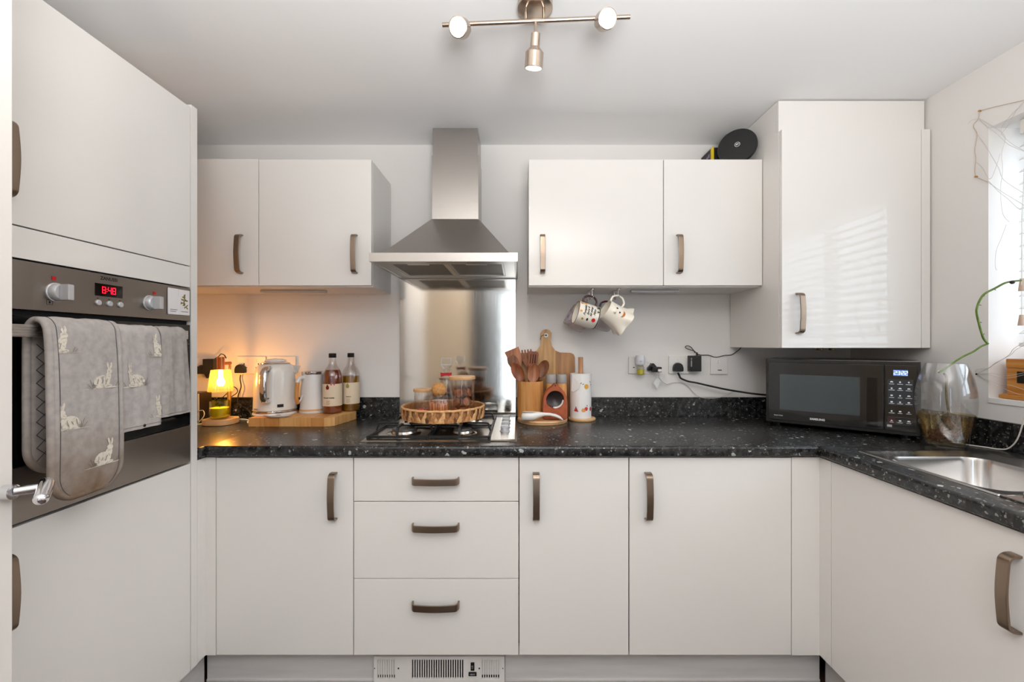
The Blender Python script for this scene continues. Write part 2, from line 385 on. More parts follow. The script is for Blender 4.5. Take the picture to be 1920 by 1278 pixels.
# open room door at the very left, seen along its face
DX = -0.94
d1 = struct(bpy.data.objects.new('door_1', None)); C.objects.link(d1)
G().box(DX-0.04, DX, 0.035, 0.795, 0.006, 2.0).build('door_leaf', M('white_door_paint', (226, 220, 214), 0.4), d1, 0.003)
g = G(); g.cyl((DX, 0.781, 0.999), (DX+0.016, 0.783, 0.999), 0.0135, n=24)
g.cyl((DX+0.015, 0.784, 0.999), (-0.898, 0.812, 0.999), 0.0085, n=18)
g.tube(spline([(-0.896, 0.812, 1.006), (-0.889, 0.806, 1.006), (-0.876, 0.790, 0.999), (-0.864, 0.774, 0.990)], 5), 0.0112, 14)
g.ball((-0.896, 0.812, 1.006), 0.0110, n=14, m=8); g.ball((-0.864, 0.774, 0.990), 0.0111, n=14, m=8)
lab(g.build('door_handle', CHROME, d1, ang=50), 'chrome lever handle on round rose')
struct(G().box(DX-0.10, DX-0.045, -0.03, 0.03, 0, CEIL).build('trim_1', WALLM))

# ------------------------------------------------------------------ fitted cabinets
def bow(parent, p, along, out, L=0.171, w_=0.024, proj=0.030):
    """strap handle bowed off the door face"""
    p, al, ou = Vector(p), Vector(along), Vector(out)
    prof = [(0.002, 0), (0.003, proj*0.5), (0.010, proj*0.88), (0.026, proj), (L/2, proj+0.004)]
    prof = prof + [(L-a, b) for a, b in prof[:-1][::-1]]
    pts = spline([p+al*(a-L/2)+ou*b for a, b in prof], 4)
    return G().tube(pts, 1, 4, flat=(0.006, w_), up=al.cross(ou)).build('handle', NICKEL, parent, 0.0018, 2, ang=40)
GAP = 0.0015
def front_y(parent, x0, x1, z0, z1, y, name='door', t=0.018):
    return G().box(x0+GAP, x1-GAP, y, y+t, z0+GAP, z1-GAP).build(name, GLOSS, parent, 0.0016)
def shell_y(parent, x0, x1, y0, y1, z0, z1, top=True):
    g = G(); t = 0.018
    g.box(x0, x0+t, y0, y1, z0, z1); g.box(x1-t, x1, y0, y1, z0, z1); g.box(x0+t, x1-t, y0, y1, z0, z0+t); g.box(x0+t, x1-t, y1-0.006, y1, z0+t, z1-t)
    if top: g.box(x0+t, x1-t, y0, y1, z1-t, z1)
    return g.build('carcass', BOARD, parent)
YD, YC, YW = 1.559, 1.579, WALL-0.004                 # base door face, carcass front, carcass back
BZ0, BZ1 = 0.1335, 0.857
def bx(px): return (px-970)/513.0
def ux(px): return (px-970)/423.0
# base units
def base_cabinet(label, x0, x1, hx):
    t = thing('base_cabinet', label, 'cabinet', ((x0+x1)/2, YD+0.3, BZ0))
    shell_y(t, x0+GAP, x1-GAP, YC, YW, BZ0, 0.860)
    d = front_y(t, x0, x1, BZ0, BZ1, YD)
    bow(d, (hx, YD, 0.7175), (0, 0, 1), (0, -1, 0)); return t
base_cabinet('white gloss base cabinet left of the drawers, single door with bronze bow handle', bx(405), bx(663), bx(627))
base_cabinet('narrow white gloss base cabinet immediately right of the drawers', bx(973), bx(1179), bx(1005))
base_cabinet('widest white gloss base cabinet, right of the narrow one, below the wall sockets', bx(1179.5), bx(1484), bx(1214))
t = thing('drawer_unit', 'white gloss three drawer unit under the gas hob', 'drawers', (-0.296, YD+0.3, BZ0))
shell_y(t, bx(663)+GAP, bx(973)-GAP, YC, YW, BZ0, 0.860)
for z0, z1, hz in ((0.6955, BZ1, 0.7745), (0.4134, 0.6955, 0.607), (BZ0, 0.4134, 0.3225)):
    d = front_y(t, bx(663), bx(973), z0, z1, YD, 'drawer')
    bow(d, (bx(817.5), YD, hz), (1, 0, 0), (0, -1, 0))
# corner fillers
g = G().box(bx(1484.5), 1.105, YD, YD+0.018, BZ0, BZ1).box(1.105, 1.123, 1.503, YD+0.018, BZ0, BZ1)
tag(g.build('corner_filler', GLOSS, None, 0.001), 'white gloss corner filler strip where the sink run meets the back run', 'panel')
g = G().box(-1.139, bx(404.5), YD, YD+0.018, BZ0, BZ1).box(-1.157, -1.139, 1.519, YD+0.018, BZ0, BZ1)
tag(g.build('corner_filler', GLOSS, None, 0.001), 'white gloss corner filler strip beside the tall oven cabinet', 'panel')
# sink run
def run_cabinet(label, y0, y1, hy):
    t = thing('base_cabinet', label, 'cabinet', (1.4, (y0+y1)/2, BZ0))
    g = G(); a, b = 1.125, XR-0.004
    g.box(a, b, y0+GAP, y0+0.018, BZ0, 0.860); g.box(a, b, y1-0.018, y1-GAP, BZ0, 0.860); g.box(a, b, y0+0.018, y1-0.018, BZ0, BZ0+0.018); g.box(b-0.006, b, y0+0.018, y1-0.018, BZ0+0.018, 0.860)
    g.build('carcass', BOARD, t)
    d = G().box(1.105, 1.123, y0+GAP, y1-GAP, BZ0, BZ1).build('door', GLOSS, t, 0.0016)
    bow(d, (1.105, hy, 0.7205), (0, 0, 1), (-1, 0, 0)); return t
run_cabinet('white gloss base cabinet under the steel sink', 0.90, 1.5025, 0.944)
run_cabinet('white gloss base cabinet in the sink run, nearer the room door', 0.30, 0.8985, 0.35)
# plinths
tag(G().box(-1.17, -0.5375, 1.61, 1.626, 0.0, 0.132).box(-0.0465, 1.14, 1.61, 1.626, 0.0, 0.132).box(-0.5375, -0.0465, 1.61, 1.626, 0.106, 0.132).box(-1.17, -0.5375, 1.606, 1.6105, 0.0, 0.008).box(-0.0465, 1.14, 1.606, 1.6105, 0.0, 0.008).build('plinth', PLINTHM), 'pale grey plinth board under the back run of base cabinets', 'plinth')
tag(G().box(1.155, 1.171, 0.30, 1.60, 0.0, 0.132).build('plinth', PLINTHM), 'pale grey plinth board under the sink run', 'plinth')
tag(G().box(-1.19, -1.174, 0.89, 1.60, 0.0, 0.132).build('plinth', PLINTHM), 'pale grey plinth board under the tall oven cabinet', 'plinth')
# plinth heater
t = thing('plinth_heater', 'white plinth fan heater with black slots under the drawers', 'heater', (-0.292, 1.60, 0.004))
HX0, HX1, HZ0, HZ1 = -0.5365, -0.0475, 0.004, 0.104
def hx(px): return (px-970)/500.0
ops = [(hx(708.5), hx(743)), (hx(773), hx(871)), (hx(903.5), hx(938))]
g = G(); xs = [HX0]+[v for o in ops for v in o]+[HX1]
for i in range(0, len(xs), 2): g.box(xs[i], xs[i+1], 1.594, 1.602, HZ0, HZ1)
for a, b in ops: g.box(a, b, 1.594, 1.602, HZ0, 0.020); g.box(a, b, 1.594, 1.602, 0.092, HZ1)
g.build('face_plate', WHITEP, t)
G().box(HX0+0.004, HX1-0.004, 1.606, 1.625, HZ0, HZ1-0.002).build('housing', DARK, t)
for (a, b), n, nm in zip(ops, (8, 22, 8), ('side_grille', 'grille', 'side_grille')):
    g = G(); p = (b-a)/n
    for k in range(n): g.box(a+(k+0.56)*p, a+(k+1.0)*p, 1.595, 1.601, 0.020, 0.092)
    if nm == 'side_grille': g.box(a, b, 1.602, 1.604, 0.030, 0.092)
    g.build(nm, WHITEP, t)
for px, s_ in ((703.5, 0.0018), (748, 0.0028), (899, 0.0028), (943, 0.0018)): G().cyl((hx(px), 1.5925, 0.060), (hx(px), 1.5945, 0.060), s_*1.0, n=10).build('screw', BLACK, t)
sw = G().box(hx(883), hx(890), 1.589, 1.594, 0.054, 0.083).build('rocker_switch', BLACK, t, 0.001)
put_text(G(), 'I O', 0.009, lambda u, v: (hx(886.5)-v, 1.5885, 0.068+u)).build('lettering', WHITEINK, sw)
sw = G().box(hx(879), hx(894), 1.589, 1.594, 0.034, 0.047).build('rocker_switch', BLACK, t, 0.001)
put_text(G(), 'HEAT', 0.008, lambda u, v: (hx(886.5)+u, 1.5885, 0.0405+v)).build('lettering', WHITEINK, sw)

# wall cabinets
UY, UZ0, UZ1 = 1.891, 1.529, 2.090
def wall_cabinet(label, x0, x1, hx_, z_off=0):
    t = thing('wall_cabinet', label, 'cabinet', ((x0+x1)/2, 2.04, UZ0))
    shell_y(t, x0+0.0008, x1-0.0008, UY+0.019, YW, UZ0-0.004, UZ1-0.004)
    d = front_y(t, x0, x1, UZ0, UZ1+z_off, UY)
    bow(d, (hx_, UY, 1.6685), (0, 0, 1), (0, -1, 0), L=0.170, w_=0.022); return t
wall_cabinet('white gloss wall cabinet next to the tall oven cabinet', -1.722, ux(485), ux(452), 0.002)
wall_cabinet('white gloss wall cabinet immediately left of the cooker hood', ux(485), ux(697), ux(666.5))
wall_cabinet('wide white gloss wall cabinet right of the hood, mugs hanging below', ux(991), ux(1244), ux(1017))
wall_cabinet('white gloss wall cabinet with the black disc and box on top', ux(1244), 1.0865, ux(1272))
# boiler cupboard
BX0, BX1, BY, BZ_0, BZ_1 = 1.0885, 1.7005, 1.757, 1.2546, 2.155
t = thing('boiler_cabinet', 'deep tall white gloss wall cupboard over the microwave', 'cabinet', (1.39, 1.95, BZ_0))
g = G(); g.box(BX0, BX0+0.018, BY+0.020, YW, BZ_0, BZ_1); g.box(BX0, BX0+0.018, BY+0.040, YW, BZ_1, CEIL-0.004); g.box(BX1-0.018, BX1, BY+0.02, YW, BZ_0, BZ_1); g.box(BX0+0.018, BX1-0.018, 1.90, YW, BZ_0+0.05, BZ_0+0.066); g.box(BX0+0.018, BX1-0.018, BY+0.02, YW, BZ_1-0.018, BZ_1)
g.build('carcass', BOARD, t)
bxr = 1.665
d = G().box(BX0+0.001, bxr-GAP, BY, BY+0.018, BZ_0, BZ_1).build('door', GLOSS, t, 0.0016)
bow(d, (1.1555, BY, 1.397), (0, 0, 1), (0, -1, 0), L=0.166, w_=0.022)
G().box(bxr, BX1, BY, BY+0.018, BZ_0, BZ_1).build('filler_strip', GLOSS, t, 0.001)
G().box(BX0, 1.6965, BY+0.0215, BY+0.0385, BZ_1+0.0015, CEIL-0.006).build('top_filler', GLOSS, t, 0.001)
for px in (1537, 1560): G().cyl(((px-970)*1.85/800, 1.85, BZ_0-0.012), ((px-970)*1.85/800, 1.85, BZ_0+0.06), 0.012, n=14).build('pipe_end', M('brass_dull', (96, 84, 62), 0.4, 0.8), t, 0.002)

# tall oven cabinet
TX, TY0, TY1 = -1.137, 0.893, 1.485
t = thing('tall_cabinet', 'tall white gloss cabinet holding the built in oven', 'cabinet', (-1.43, 1.19, 0.13))
g = G(); a, b = -1.722, TX-0.020
g.box(a, b, TY0, TY0+0.016, 0.133, 2.092); g.box(a, b, TY1-0.016, TY1, 0.133, 2.092); g.box(a, a+0.008, TY0+0.016, TY1-0.016, 0.133, 2.092)
for z in (0.133, 0.838, 1.468, 2.076): g.box(a+0.008, b, TY0+0.016, TY1-0.016, z, z+0.016)
g.build('carcass', BOARD, t)
G().box(a, TX, TY1+0.002, 1.516, 0.134, 2.105).build('end_panel', GLOSS, t, 0.001)
d = G().box(TX-0.018, TX, TY0+GAP, TY1-GAP, 1.5415, 2.094).build('door', GLOSS, t, 0.0016)
bow(d, (TX, 0.935, 1.680), (0, 0, 1), (1, 0, 0))
G().box(TX-0.018, TX, TY0+GAP, TY1-GAP, 1.4665, 1.5385).build('filler_panel', GLOSS, t, 0.0016)
d = G().box(TX-0.018, TX, TY0+GAP, TY1-GAP, BZ0, 0.8555).build('door', GLOSS, t, 0.0016)
bow(d, (TX, 0.935, 0.7205), (0, 0, 1), (1, 0, 0))

# ------------------------------------------------------------------ worktop, upstands, sink
WT = 0.902
def bull(sx, sy, n=6):
    """rounded front edge of the worktop: (outward, z) pairs"""
    r = 0.011; pts = []
    for k in range(n+1): an = PI/2*k/n; pts.append((sx-r+r*math.sin(an), WT-r+r*math.cos(an)))
    for k in range(n+1): an = PI/2*k/n; pts.append((sx-0.008+0.008*math.cos(an), WT-0.038+0.008-0.008*math.sin(an)))
    return pts
SKX0, SKX1, SKY0, SKY1 = 1.178, 1.590, 0.50, 1.452
g = G()
fy = 1.538
prof = [(-o, z) for o, z in bull(-fy, 0)]
g.prism([(y, z) for y, z in prof] + [(YW, WT-0.038), (YW, WT)], -1.122, 1.088, 'x')
g.box(-1.726, -1.122, 1.540, YW, WT-0.038, WT)
g.prism([(o, z) for o, z in bull(-1.122, 0)] + [(-1.16, WT-0.038), (-1.16, WT)], 1.5185, 1.540, 'y')
g.box(1.088, XR-0.003, fy, YW, WT-0.038, WT)
rx = 1.088
g.prism([(-o, z) for o, z in bull(-rx, 0)] + [(SKX0, WT-0.038), (SKX0, WT)], 0.28, fy, 'y')
g.box(SKX1, XR-0.003, 0.28, fy, WT-0.038, WT); g.box(SKX0, SKX1, SKY1, fy, WT-0.038, WT); g.box(SKX0, SKX1, 0.28, SKY0, WT-0.038, WT)
tag(g.build('worktop', STONE, None, ang=50), 'black speckled stone effect worktop on the base cabinets', 'worktop')
UZT = 1.000
def upstand(label, b): tag(G().box(*b, WT+0.0005, UZT).build('upstand', STONE, None, 0.002), label, 'upstand')
upstand('black speckled upstand along the back wall, left of the splashback', (-1.726, -0.6025, WALL-0.017, WALL-0.001))
upstand('black speckled upstand along the back wall, right of the splashback', (-0.0065, XR-0.020, WALL-0.017, WALL-0.001))
upstand('black speckled upstand along the window wall', (XR-0.016, XR-0.001, 0.30, WALL-0.018))
# sink
t = thing('kitchen_sink', 'brushed steel inset sink with bowl and drainer', 'sink', (1.38, 0.98, WT))
ox0, ox1, oy0, oy1 = 1.165, 1.602, 0.478, 1.466
bx0, bx1, by0, by1 = 1.190, 1.492, 1.068, 1.388
def ring(x0, x1, y0, y1, r, z, n=8): return [(x, y, z) for x, y in rrect(x0, x1, y0, y1, r, n)]
z = WT+0.004
loops = [ring(ox0, ox1, 1.030, oy1, 0.010, WT+0.0008), ring(ox0+0.002, ox1-0.002, 1.030, oy1-0.002, 0.010, WT+0.0045), ring(ox0+0.010, ox1-0.012, 1.032, oy1-0.012, 0.012, WT+0.0045),
         ring(ox0+0.014, ox1-0.018, 1.036, oy1-0.022, 0.014, WT+0.002), ring(bx0-0.008, bx1+0.010, by0-0.008, by1+0.012, 0.060, WT+0.002), ring(bx0-0.003, bx1+0.003, by0-0.003, by1+0.004, 0.056, WT+0.001),
         ring(bx0, bx1, by0, by1, 0.052, WT-0.010), ring(bx0+0.008, bx1-0.008, by0+0.008, by1-0.008, 0.050, WT-0.120), ring(bx0+0.022, bx1-0.022, by0+0.022, by1-0.022, 0.045, WT-0.146), ring(bx0+0.06, bx1-0.06, by0+0.06, by1-0.06, 0.04, WT-0.152)]
g = G(); n = len(loops[0]); vs = [p for l in loops for p in l]
g.add(vs, [(i*n+k, i*n+(k+1) % n, (i+1)*n+(k+1) % n, (i+1)*n+k) for i in range(len(loops)-1) for k in range(n)] + [tuple((len(loops)-1)*n+k for k in range(n))])
g.build('bowl', SINKM, t, ang=60)
g = G(); g.box(ox0, ox1, oy0, 1.0315, WT+0.0008, WT+0.0035); g.box(ox0, ox0+0.012, oy0, 1.0315, WT+0.0035, WT+0.005); g.box(ox1-0.014, ox1, oy0, 1.0315, WT+0.0035, WT+0.005)
for k in range(7): g.box(1.24+k*0.045, 1.25+k*0.045, oy0+0.05, 0.93, WT+0.0035, WT+0.0055)
g.build('drainer', SINKM, t, 0.001)
G().lathe([(0.019, 0), (0.020, 0.004), (0.017, 0.010), (0.009, 0.013), (0.0, 0.013)], 24, (1.232, 1.014, WT+0.0036), cap1=False).build('waste_control', CHROME, t, ang=50)
G().lathe([(0.040, 0), (0.036, 0.003), (0.030, 0.001), (0.0, 0.001)], 24, ((bx0+bx1)/2, (by0+by1)/2, WT-0.152), cap1=False).build('plug_hole', CHROME, t)

# ------------------------------------------------------------------ splashback, hood, hob
tag(G().box(-0.601, -0.008, WALL-0.005, WALL-0.001, WT+0.0005, 1.602).build('splashback', brushed('splashback_steel', (208, 202, 194), 0.09, 'z', 0.025), None, 0.0008), 'brushed steel splashback panel between hob and hood', 'splashback')
t = thing('cooker_hood', 'stainless steel chimney cooker hood over the hob', 'hood', (-0.298, 1.98, 1.603))
hx0, hx1, hy = -0.598, 0.002, 1.720; HB = WALL-0.001
c0, c1, cyf = -0.402, -0.1835, 2.010
g = G(); g.box(c0, c1, cyf, HB, 1.858, 2.16); g.build('chimney', STEEL, t, 0.0012)
G().box(c0+0.003, c1-0.003, cyf+0.003, HB, 2.16, CEIL-0.001).build('chimney_upper', STEEL, t, 0.0012)
G().hexa([(hx0+0.035, hy+0.03, 1.639), (hx1-0.030, hy+0.03, 1.639), (hx1-0.030, HB, 1.639), (hx0+0.035, HB, 1.639)], [(c0-0.002, cyf-0.002, 1.859), (c1+0.002, cyf-0.002, 1.859), (c1+0.002, HB, 1.859), (c0-0.002, HB, 1.859)]).build('canopy', STEEL, t, 0.001)
g = G(); g.box(hx0, hx1, hy, hy+0.012, 1.603, 1.639); g.box(hx0, hx0+0.012, hy+0.012, HB, 1.603, 1.639); g.box(hx1-0.012, hx1, hy+0.012, HB, 1.603, 1.639); g.box(hx0+0.012, hx1-0.012, hy+0.012, HB, 1.626, 1.639)
g.box(hx0+0.012, hx1-0.012, HB-0.03, HB, 1.605, 1.626)
g.build('front_lip', STEEL, t, 0.0012)
HUND = brushed('hood_underside_steel', (176, 172, 166), 0.32, 'x')
g = G(); g.box(hx0+0.012, hx1-0.012, hy+0.012, hy+0.075, 1.606, 1.624); g.box(hx0+0.012, hx0+0.060, hy+0.075, HB-0.03, 1.606, 1.624); g.box(hx1-0.060, hx1-0.012, hy+0.075, HB-0.03, 1.606, 1.624); g.box(-0.305, -0.291, hy+0.075, HB-0.075, 1.606, 1.624); g.box(hx0+0.060, hx1-0.060, HB-0.075, HB-0.03, 1.606, 1.624)
g.build('underside', HUND, t, 0.001)
MESHM = M('filter_mesh', (120, 116, 110), 0.45, 0.9, bump=((900, 900, 900), 0.6, 0.002))
for a, b in ((hx0+0.061, -0.306), (-0.290, hx1-0.061)):
    f = G().box(a, b, hy+0.076, HB-0.076, 1.612, 1.622).build('filter', MESHM, t)
    g = G(); g.box(a, b, hy+0.076, hy+0.084, 1.608, 1.612); g.box(a, b, HB-0.084, HB-0.076, 1.608, 1.612); g.box(a, a+0.008, hy+0.084, HB-0.084, 1.608, 1.612); g.box(b-0.008, b, hy+0.084, HB-0.084, 1.608, 1.612)
    g.build('filter_frame', HUND, f)
    m_ = (a+b)/2; G().box(m_-0.045, m_+0.045, hy+0.086, hy+0.104, 1.607, 1.6118).build('filter_latch', GREYP, f, 0.001)
G().box(-0.375, -0.21, hy+0.020, hy+0.050, 1.6035, 1.606).build('control_panel', M('hood_controls', (150, 148, 145), 0.3, 0.6), t, 0.0008)

t = thing('gas_hob', 'stainless steel four burner gas hob with black pan supports', 'hob', (-0.296, 1.86, WT))
qx0, qx1, qy0, qy1, qz = -0.592, -0.001, 1.604, 2.112, WT+0.0006
g = G(); g.hexa([(qx0, qy0, qz), (qx1, qy0, qz), (qx1, qy1, qz), (qx0, qy1, qz)], [(qx0+0.008, qy0+0.014, qz+0.007), (qx1-0.008, qy0+0.014, qz+0.007), (qx1-0.008, qy1-0.01, qz+0.007), (qx0+0.008, qy1-0.01, qz+0.007)])
HOBM = brushed('hob_steel', (206, 200, 192), 0.24, 'x')
g.build('base_plate', HOBM, t, 0.001)
zt = qz+0.007
for cx, cy, r in ((-0.46, 1.735, 0.048), (-0.46, 1.985, 0.036), (-0.222, 1.735, 0.036), (-0.222, 1.985, 0.040)):
    b_ = G().lathe([(r+0.022, 0), (r+0.018, 0.003), (r+0.004, 0.004), (r+0.002, 0.012), (0, 0.012)], 28, (cx, cy, zt), cap1=False).build('burner', HOBM, t, ang=40)
    G().lathe([(r, 0), (r+0.001, 0.003), (r-0.003, 0.008), (0, 0.009)], 28, (cx, cy, zt+0.0123), cap1=False).build('burner_cap', M('burner_cap_enamel', (70, 68, 66), 0.4), b_, ang=40)
def pan_support(x0, x1, cx):
    g = G(); y0, y1 = 1.632, 2.088; zb, zs = zt+0.006, zt+0.040; w_ = 0.0075
    def bar(p, q): g.tube([p, q], 1, 4, flat=(w_, 0.009), up=(0, 0, 1) if abs(q[2]-p[2]) < 0.02 else (1, 0, 0))
    for x in (x0, x1): bar((x, y0, zb), (x, y1, zb))
    for y in (y0, y1): bar((x0, y, zb), (x1, y, zb))
    ym = (y0+y1)/2; bar((x0, ym, zb), (x1, ym, zb))
    for cy in (1.735, 1.985):
        for sx, ex in ((x0+0.012, cx-0.022), (x1-0.012, cx+0.022)):
            g.tube(spline([(x0 if sx < cx else x1, cy, zb), (sx-0.004 if sx < cx else sx+0.004, cy, zs-0.012), (sx+0.006 if sx < cx else sx-0.006, cy, zs), (ex, cy, zs)], 4), 1, 4, flat=(w_, 0.009), up=(0, 1, 0))
        for ya, yb in (((y0, cy-0.022) if cy < ym else (ym, cy-0.022)), ((ym, cy+0.022) if cy < ym else (y1, cy+0.022))):
            s_ = 1 if yb > ya else -1
            g.tube(spline([(cx, ya, zb), (cx, ya+0.004*s_, zs-0.012), (cx, ya+0.016*s_, zs), (cx, yb, zs)], 4), 1, 4, flat=(w_, 0.009), up=(1, 0, 0))
    for x in (x0, x1):
        for y in (y0, y1): g.cyl((x, y, zt), (x, y, zb+0.003), 0.006, n=8)
    g.build('pan_support', BLACKMAT, t, 0.0012)
pan_support(-0.572, -0.344, -0.46); pan_support(-0.338, -0.108, -0.222)
for k in range(4):
    o_ = (-0.052, 1.770+k*0.082, zt)
    kb = G().lathe([(0.021, 0), (0.021, 0.003), (0.017, 0.004), (0.0165, 0.016), (0.012, 0.018), (0, 0.018)], 22, o_, cap1=False).build('knob', GREYP, t, ang=40)
    G().box(o_[0]-0.016, o_[0]+0.016, o_[1]-0.004, o_[1]+0.004, zt+0.0182, zt+0.026).build('grip', GREYP, kb, 0.002)
HOBTOP = zt+0.0445

# ------------------------------------------------------------------ oven
t = thing('built_in_oven', 'built in electric oven with brushed steel control panel and black glass door', 'oven', (-1.40, 1.19, 0.862))
OX = TX; F0 = OX-0.018
G().box(-1.69, F0, TY0+0.018, TY1-0.018, 0.862, 1.460).build('body', BLACK, t)
cp = G().box(F0, OX, TY0+0.002, TY1-0.001, 1.350, 1.4625).build('control_panel', STEELD, t, 0.0015)
G().box(F0+0.001, OX-0.010, TY0+0.006, TY1-0.006, 1.3375, 1.3495).build('vent_gap', DARK, t)
dr = G().box(F0, OX-0.001, TY0+0.002, TY1-0.001, 0.990, 1.337).build('door', BLACKGLASS, t, 0.0015)
G().box(F0, OX, TY0+0.002, TY1-0.001, 0.862, 0.9885).build('lower_trim', STEELD, t, 0.0015)
g = G(); g.box(OX+0.038, OX+0.052, 0.902, 1.408, 1.286, 1.314)
for y in (0.918, 1.3965): g.box(OX-0.001, OX+0.039, y-0.011, y+0.011, 1.288, 1.312)
g.build('handle', brushed('handle_steel', (205, 200, 196), 0.28, 'y'), dr, 0.002)
for yk in (1.050, 1.318):
    RM = Matrix.Translation((OX, yk, 1.3975)) @ Matrix.Rotation(PI/2, 4, 'Y')
    k_ = G(RM).lathe([(0.0235, 0), (0.0235, 0.003), (0.0215, 0.004), (0.020, 0.015), (0.017, 0.018), (0, 0.018)], 26, cap1=False).build('knob', GREYP, cp, ang=40)
    G(RM).box(-0.0195, 0.0195, -0.0075, 0.0075, 0.018, 0.040).build('knob', GREYP, cp, 0.003)
REDI = M('red_indicator', (150, 20, 20), 0.3, emis=(190, 20, 20), es=0.3)
for yk, zk in ((1.046, 1.4315), (1.336, 1.430)): G().box(OX, OX+0.0015, yk-0.0045, yk+0.0045, zk-0.0045, zk+0.0045).build('indicator', REDI, cp)
dp = G().box(OX, OX+0.0012, 1.148, 1.228, 1.4015, 1.4355).build('display', M('display_black', (10, 6, 6), 0.1), cp, 0.0004)
G_ = G(); seg_digits(G_, '8:48', 0.0165, lambda u, v: (OX+0.0016, 1.168+u, 1.4105+v), 0.3)
G_.build('digits', M('red_digits', (255, 20, 40), 0.5, emis=(255, 18, 46), es=3.0), dp)
for yk in (1.156, 1.188, 1.220):
    G(Matrix.Translation((OX, yk, 1.3825)) @ Matrix.Rotation(PI/2, 4, 'Y')).lathe([(0.0078, 0), (0.0078, 0.004), (0.006, 0.0055), (0, 0.0055)], 16, cap1=False).build('button', GREYP, cp, ang=40)
put_text(G(), 'ZANUSSI', 0.0125, lambda u, v: (OX+0.0004, 1.188+u, 1.4505+v), bold=0.0004).build('lettering', INK, cp)
g = G()
for u0, u1, v0, v1 in ((0, .014, 0, .0009), (0, .014, .0111, .012), (0, .0009, 0, .012), (.0131, .014, 0, .012)): g.poly([(OX+0.0004, 1.030+a, 1.366+b) for a, b in ((u0, v0), (u1, v0), (u1, v1), (u0, v1))])
g.poly([(OX+0.0004, 1.030+a, 1.366+b) for a, b in ell(0.007, 0.006, 0.0022, 0.0034, 10)])
for yk in (1.156, 1.188, 1.220): g.poly([(OX+0.0004, yk+a, 1.3945+b) for a, b in ell(0, 0, 0.003, 0.0013, 8)])
g.build('symbol', INK, cp, kind='stuff')
# card magnets on the control panel
t = thing('card_magnet', 'small white card with green plant print stuck on the oven control panel', 'card', (OX+0.003, 1.44, 1.41))
G().box(OX+0.0006, OX+0.0045, 1.385, 1.428, 1.368, 1.4545).box(OX+0.0006, OX+0.0045, 1.4285, 1.4755, 1.3685, 1.454).build('card', M('white_card', (236, 232, 232), 0.3), t, 0.002)
g = G(); random.seed(3)
for k in range(26):
    u, v = random.gauss(1.452, 0.0055), random.uniform(1.389, 1.435); g.poly([(OX+0.0049+k*0.00001, a, b) for a, b in ell(u, v, 0.006, 0.0022, 7, random.uniform(0, 3))])
g.build('plant_print', M('olive_print', (128, 112, 50), 0.6), t)
g = G()
for k, (a, b, v) in enumerate(((1.391, 1.421, 1.3835), (1.391, 1.415, 1.3775), (1.437, 1.468, 1.379))): g.poly([(OX+0.0049, p, q) for p, q in ((a, v), (b, v), (b, v+0.0018), (a, v+0.0018))])
g.build('print_line', M('grey_print', (110, 90, 110), 0.6), t)

# ------------------------------------------------------------------ wall sockets, plugs, cables
def wall_plate(parent, x0, x1, z0, z1, double=True, mat=None):
    yb = WALL-0.001; pl = G().box(x0, x1, yb-0.009, yb, z0, z1).build('plate', mat or WHITEP, parent, 0.002)
    n = 2 if double else 1; w_ = (x1-x0)/n
    for k in range(n):
        cx = x0+w_*(k+0.5); zc = z1-0.022; side = (-1 if k == 0 else 1)*0.014 if double else 0
        G().box(cx-side-0.006, cx-side+0.006, yb-0.012, yb-0.009, zc-0.009, zc+0.009).build('rocker_switch', WHITEP, pl, 0.001)
        if double:
            g = G()
            for dx, dz, hw, hh in ((0, -0.016, 0.0022, 0.004), (-0.011, -0.034, 0.004, 0.002), (0.011, -0.034, 0.004, 0.002)): g.box(cx+dx-hw, cx+dx+hw, yb-0.0096, yb-0.009, zc+dz-hh, zc+dz+hh)
            g.build('pin_slots', DARK, pl, kind='stuff')
    return pl
def plug_shape(g, x, z, y1, r=0.0245, d=0.026):
    pts = [(x+a, z+b) for a, b in [(-r*0.95, -0.020), (-r, -0.012), (-r*0.98, 0.0), (-r*0.8, 0.013), (-r*0.45, 0.021), (0, 0.0235), (r*0.45, 0.021), (r*0.8, 0.013), (r*0.98, 0.0), (r, -0.012), (r*0.95, -0.020)]]
    return g.prism(pts, y1-d, y1, 'y')
SY = WALL-0.0105    # face of a socket plate
def wx(px): return (px-970)*WALL/800
def wz(py): return CAM_Z-(py-645)*WALL/800
def sock(label, px0, px1, py0, py1, double=True):
    t = thing('wall_socket' if double else 'fused_switch', label, 'socket' if double else 'switch', ((wx(px0)+wx(px1))/2, WALL-0.001, wz(py1))); wall_plate(t, wx(px0), wx(px1), wz(py1), wz(py0), double); return t
sock('white double socket behind the amber lamp, nearest the tall cabinet', 370, 424, 672, 701)
sock('white double socket with a black plug, just left of the kettle', 447, 500, 668, 700)
sock('white double socket behind the kettle lid', 502.5, 556, 668, 700)
sock('white double socket holding the yellow air freshener', 1178, 1232, 668, 700)
sock('white double socket with black plug and black adapter, middle of the right wall plates', 1253, 1306, 667, 700)
t = sock('white fused switch plate nearest the microwave', 1331, 1362, 670, 701, False)
G().box(wx(1344), wx(1351), SY-0.002, SY, wz(694), wz(692.5)).build('red_mark', M('switch_mark', (60, 52, 56), 0.5), t)
